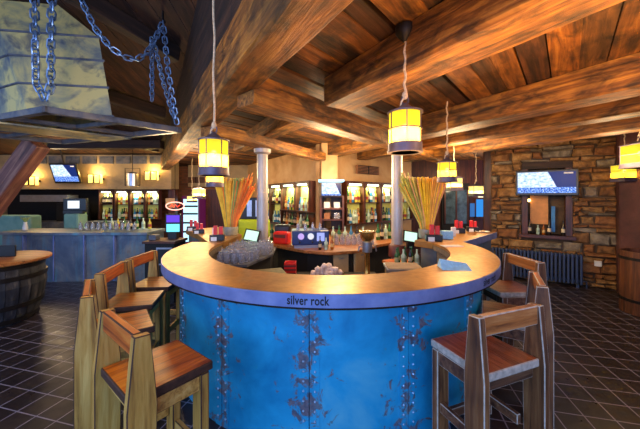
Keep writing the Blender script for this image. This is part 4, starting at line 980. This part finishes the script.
# ================================================================== LEFT REAR BAR
lb = empty('long_bar', (-4.9, 6.1, 0), 0, 'long patinated zinc bar counter on the left', 'bar counter')
pl = [(-6.42, 5.86), (-5.3, 5.78), (-3.5, 5.85), (-3.5, 6.5), (-6.42, 6.5)]
MB().prism([(p[0] + 4.9, p[1] - 6.1) for p in pl], .0, .93).build('counter_front', M['zinc'], lb); pl2 = [(-6.5, 5.78), (-5.3, 5.70), (-3.44, 5.77), (-3.44, 6.55), (-6.5, 6.55)]
MB().prism([(p[0] + 4.9, p[1] - 6.1) for p in pl2], .93, .985).build('countertop', M['zinc'], lb, bevel=.004)
mb = MB()
for x in (-5.9, -5.3, -4.7, -4.1): MB().bx(x + 4.9 - .012, x + 4.9 + .012, -.345 if x < -5.3 else -.335, -.2, 0.02, .925).build('seam_strip', M['band'], lb)
# dark terminal counter right of it
r = empty('cash_desk', (-2.56, 4.85, 0), 0.0, 'dark cash desk with a framed panel between the long bar and the round bar', 'counter')
MB().bx(-.25, .22, -.2, .2, 0, .94).build('carcass', M['black_m'], r); MB().bx(-.28, .25, -.23, .22, .94, .98).build('desk_top', M['cab_x'], r, bevel=.004)
MB().bx(-.06, .19, -.215, -.2, .6, .88).build('panel_frame', M['steel'], r); MB().bx(-.035, .165, -.222, -.215, .625, .855).build('panel', M['black'], r)
r = empty('monitor', (-2.5, 4.95, .98), .1, 'cash desk monitor showing a bright cyan picture', 'screen')
MB().bx(-.07, .07, -.06, .06, 0, .11).build('foot', M['black'], r); MB().bx(-.125, .125, -.02, .02, .1, .42).build('casing', M['black'], r, bevel=.005); MB().bx(-.105, .105, -.025, -.02, .12, .25).build('cyan_screen', emis('cyan_screen', (110, 220, 235), 1.0), r); MB().bx(-.105, .105, -.025, -.02, .28, .4).build('purple_screen', emis('purple_display', (90, 50, 200), .9), r)
block('printer', 'grey receipt printer at the left end of the cash desk', (-2.74, 4.8, .98), (.12, .14, .09), M['rim'], 0, 'printer')
# rear area behind long bar
struct('wall_kitchen', MB().bx(-10.5, -6.9, 9.75, 9.85, 0, 1.95), M['black_m'])
block('half_wall', 'pale teal low partition behind the long bar at far left', (-7.5, 6.9, 0), (1.5, .3, 1.26), M['teal'], 0, 'partition')
block('teal_pillar', 'pale teal cylinder like stand below the till on the left', (-5.85, 6.95, 0), (.36, .3, 1.3), M['teal'], 0, 'stand')
r = empty('till_screen', (-5.85, 6.95, 1.3), 0.2, 'till with white screen on the pale teal stand', 'till screen')
MB().bx(-.2, .2, -.12, .12, 0, .06).build('foot', M['black'], r); MB().bx(-.24, .24, -.05, .05, .06, .36).build('casing', M['black'], r, bevel=.01); mb = MB(); mb.bx(-.14, .1, -.058, -.05, .12, .3); mb.build('screen', emis('white_screen', (220, 230, 240), .9), r)
r = empty('kitchen_range', (-7.9, 8.9, 0), 0, 'dark steel kitchen range in the opening under the lintel', 'kitchen range')
MB().bx(-1.2, 1.9, -.3, .3, 0, .95).build('body', M['rim'], r); MB().bx(-1.0, .4, -.3, .1, 1.55, 1.75).build('extractor', M['steel'], r); MB().bx(-.1, .7, -.1, .2, .95, 1.5).build('oven', M['black'], r)
r = empty('plant_vase', (-6.3, 6.2, .985), 0, 'small white vase with pale leaves on the long bar', 'vase')
MB().lathe([(.04, 0), (.05, .05), (.03, .14), (.035, .17)], n=12).build('vase', M['white'], r, smooth=True)
mb = MB()
for i in range(10): q = i * 2.4; mb.tube([(0, 0, .15), (.05 * math.cos(q), .05 * math.sin(q), .24), (.09 * math.cos(q), .09 * math.sin(q), .28)], [.004, .012, .002], 5)
mb.build('leaf', plain('pale_leaf', (150, 170, 110), .6), r)
for j in range(10):
    glassx((-5.2 + .13 * j, 6.3, .985), '%s clear glass from left in the row on the long left bar' % NUM[j], 'glasses on the long bar', 1.3)
for j in range(8):
    k = (0, 2, 5, 0, 3, 0, 2, 5)[j]; bottle(k, (-4.75 + .14 * j, 6.42, .985), '%s bottle %s from left on the long left bar' % (CN[k], (ORD + ['eighth'])[j]), 'bottles on the long bar', .9)
# posts and distant furniture
block('timber_post', 'brown timber post right of the lit green cabinets', (-4.72, 9.3, 0), (.24, .2, 1.95), M['cab'], 0, 'post')
block('notice_sheet', 'cream notice sheet on the brown post', (-4.72, 9.15, 1.35), (.3, .02, .3), M['beige'], 0, 'notice')
r = empty('drinks_cooler', (-4.32, 9.9, 0), 0, 'upright drinks cooler with pink lit frame in the distance', 'cooler')
MB().bx(-.3, .3, -.2, .3, 0, 1.72).build('cabinet_body', emis('magenta_glow_frame', (190, 50, 150), .08, (60, 10, 40)), r); MB().bx(-.24, .24, -.22, -.2, .2, 1.62).build('lit_door', emis('cold_white_interior', (170, 220, 235), 1.2), r)
mb = MB()
for z in (.5, .8, 1.1, 1.35): mb.bx(-.24, .24, -.235, -.22, z, z + .06)
mb.build('shelf', M['black'], r)
# neon sign
r = empty('neon_sign', W(175, 206, 8.9), 0, 'small oval red and white neon sign hanging in the distance', 'neon sign')
MB().tube([(.28 * math.cos(u * PI / 8), 0, .12 * math.sin(u * PI / 8)) for u in range(16)], .016, 6, closed=True).build('oval_tube', emis('neon_pink', (255, 170, 150), 1.6), r)
mb = MB(); mb.tube([(-.16, 0, -.03), (-.1, 0, .04), (-.04, 0, -.03), (.02, 0, .04), (.08, 0, -.03), (.15, 0, .03)], .012, 6); mb.build('letter_tube', emis('neon_red', (255, 60, 40), 2.2), r); MB().tube([(0, 0, .12), (0, 0, 1.62)], .008, 6).build('cable', M['iron'], r)
struct('door_1', MB().bx(-3.95, -3.05, 10.2, 10.3, 0, 1.95), M['cab'])
# barrel
r = empty('barrel_table', (-4.5, 3.95, 0), 0, 'big round wooden barrel table at the left edge', 'barrel table')
prof = [(.45, 0.0), (.50, .12), (.555, .35), (.575, .5), (.56, .66), (.54, .81)]
def staves():
    t = NT('dark_barrel_staves'); v = t.map(); br = t.noise(t.map((7, 7, 9)), 1, 2); g = t.noise(t.map((14, 14, 3)), 1, 5)
    c = t.ramp(g, [(0.3, lin(16, 18, 26)), (0.55, lin(46, 48, 56)), (0.75, lin(110, 102, 92))]); t.set(c, .55); t.bump(br, .3, .01); return t.m
mb = MB()
NS = 26
for i in range(NS):
    q0, q1 = 2 * PI * i / NS + .008, 2 * PI * (i + 1) / NS - .008
    for k in range(len(prof) - 1):
        vs = [(prof[k + e][0] * rr * math.cos(q), prof[k + e][0] * rr * math.sin(q), prof[k + e][1]) for rr in (1.0,) for (e, q) in ((0, q0), (0, q1), (1, q1), (1, q0))]; mb.add(vs, [(0, 1, 2, 3)])
mb.lathe([(.44, 0.001), (.545, .35), (.565, .5), (.53, .8)], n=26); mb.build('stave', staves(), r)
for z, rr in ((.06, .487), (.25, .54), (.62, .575), (.77, .556)): MB().lathe([(rr - .006, z - .028), (rr + .006, z - .028), (rr + .006, z + .028), (rr - .006, z + .028)], n=40).build('hoop', M['iron'], r, smooth=True)
MB().lathe([(0, .81), (.62, .81), (.63, .82), (.63, .845), (.62, .85), (0, .85)], n=48).build('tabletop', M['dstool_rail'], r, smooth=True)
MB().box((.44, -.37, .66), (.09, .02, .07), .7).build('badge', M['white'], r)
block('small_screen', 'small black tablet standing on the barrel table', (-4.42, 4.1, .85), (.2, .03, .16), M['black'], .2, 'tablet')

# ================================================================== RIGHT SIDE
def rad():
    s0, s1 = .52, 1.93; n = 24; 
    r = empty('radiator', (SR.x, SR.y, 0), SA, 'long slate grey ribbed radiator against the stone wall', 'radiator')
    for i in range(n):
        x = s0 + (s1 - s0) * i / (n - 1); mb = MB(); mb.bx(x - .022, x + .022, .12, .26, .06, .62); stone_local(mb).build('rib', M['radiator'], r, bevel=.014)
    for z in (.1, .56): mb = MB(); mb.bx(s0, s1, .16, .21, z, z + .04); stone_local(mb).build('header_pipe', M['radiator'], r)
    for x in (s0 + .05, s1 - .05): mb = MB(); mb.bx(x - .02, x + .02, .15, .24, 0, .06); stone_local(mb).build('foot', M['radiator'], r)
    mb = MB(); mb.tube([(s0, .2, .12), (s0 - .08, .2, .12), (s0 - .08, .2, .0)], .014, 8); stone_local(mb).build('pipe', M['radiator'], r)
rad()
def onstone(s, z, out): p = SP(s, z, out); return p
o = MB().bx(-.05, .05, -.02, .03, -.05, .05).build('wall_socket', M['white'], bevel=.006); o.location = SP(.27, .46, .09); o.rotation_euler = (0, 0, SA + PI); tag(o, 'small white wall socket on the stone wall right of the radiator', 'socket')
mb = MB(); mb.bx(niche[0] - .05, niche[1] + .05, -.2, .12, niche[2] - .07, niche[2]); o = stone_local(mb).build('niche_shelf', M['cab_x'], bevel=.005); o.location = (SR.x, SR.y, 0); o.rotation_euler = (0, 0, SA); tag(o, 'reddish wooden shelf at the foot of the wall niche', 'shelf')
r = empty('niche_boarding', (SR.x, SR.y, 0), SA, 'dark timber lining inside the wall niche', 'panel')
mb = MB(); mb.bx(niche[0], niche[0] + .1, -.18, .03, niche[2], niche[3]); mb.bx(niche[1] - .1, niche[1], -.18, .03, niche[2], niche[3]); stone_local(mb).build('side_board', M['cab'], r)
mb = MB(); mb.bx(niche[0], niche[1], -.2, .05, niche[3] - .1, niche[3] + .12); stone_local(mb).build('head_board', M['beam_dark'], r)
mb = MB(); mb.bx(.98, 1.28, -.14, -.11, 1.13, 1.72); o = stone_local(mb).build('poster', plain('orange_notice', (210, 142, 76), .6, var=.15)); o.location = (SR.x, SR.y, 0); o.rotation_euler = (0, 0, SA); tag(o, 'pale orange poster in the wall niche below the television', 'poster')
mb = MB(); mb.bx(.87, .93, -.14, -.11, .98, 1.5); o = stone_local(mb).build('blue_banner', plain('sky_blue_board', (60, 130, 190), .5)); o.location = (SR.x, SR.y, 0); o.rotation_euler = (0, 0, SA); tag(o, 'narrow sky blue board in the niche right of the poster', 'board')
mb = MB(); mb.ball((1.3, -.05, 1.62), .03, 12, 8); o = stone_local(mb).build('niche_bulb', emis('niche_bulb', (255, 210, 120), 6)); o.location = (SR.x, SR.y, 0); o.rotation_euler = (0, 0, SA); tag(o, 'small glowing bulb at the top left of the niche', 'bulb')
for j, s in enumerate((1.29, 1.15, .97, .75, 1.06)):
    k = (3, 2, 3, 3, 1)[j]; bottle(k, SP(s, niche[2], -.02), '%s bottle on the niche shelf, %s' % (CN[k], ('far left with white label', 'second from left', 'below the poster edge with white label', 'far right', 'in the middle')[j]), 'bottles in the wall niche', .95 if k == 3 else .7)
# vestibule
struct('door_2', MB().bx(3.62, 4.45, 8.62, 8.7, 0, 2.1), M['black_m'])
r = empty('door_window', (4.03, 8.6, 0), 0, 'tall glazed panel reflecting pale light in the dark doorway', 'window')
MB().bx(-.33, .33, 0, .02, .9, 1.9).build('pane', plain('dusky_glass', (66, 84, 96), .1, var=.6, scale=5), r); 
for i in range(3): MB().bx(-.35 + i * .34, -.33 + i * .34 + .02, -.02, .0, .9, 1.9).build('glazing_bar', M['cab'], r)
r = empty('blue_window', (4.83, 8.68, 0), 0, 'small blue lit window at the back right beside the stone wall', 'window')
MB().bx(-.17, .17, 0, .02, 1.1, 1.62).build('pane', emis('evening_blue_pane', (40, 130, 210), .8), r); MB().bx(-.1, .22, -.03, .0, 1.68, 1.76).build('lit_strip', emis('strip_glow', (240, 230, 190), 1.5), r)
mb = MB(); mb.bx(-.2, -.17, -.03, .02, 1.07, 1.65); mb.bx(.17, .2, -.03, .02, 1.07, 1.65); mb.bx(-.2, .2, -.03, .02, 1.04, 1.1); mb.build('frame', M['cab'], r)
r = empty('blue_window', (4.35, 8.55, 0), 0, 'narrow blue lit slit window left of the larger blue one', 'window'); r.location = (4.55, 8.68, 0)
MB().bx(-.05, .09, 0, .02, 1.1, 1.5).build('pane', emis('evening_blue_slit', (50, 110, 180), .6), r)
block('timber_post', 'dark timber post where the doorway meets the stone wall', (3.92, 6.75, 0), (.2, .2, 2.8), M['cab'], SA, 'post')
# wooden barrel chair at the right edge
r = empty('barrel_chair', (4.78, 4.2, 0), math.radians(60), 'dark wooden tub chair made of staves at the right edge', 'chair')
mb = MB()
for i in range(15):
    q = math.radians(-20 + i * 220 / 14); mb.box((.3 * math.cos(q), .3 * math.sin(q), .45), (.03, .088, .9), q)
mb.build('stave_back', M['plank_back'], r, bevel=.005); MB().lathe([(0, .42), (.27, .42), (.27, .47), (0, .47)], n=24).build('seat', M['stool_seat'], r)
for z in (.2, .8): MB().lathe([(.318, z - .02), (.328, z - .02), (.328, z + .02), (.318, z + .02)], n=24, a0=math.radians(-25), a1=math.radians(205)).build('hoop', M['iron'], r)
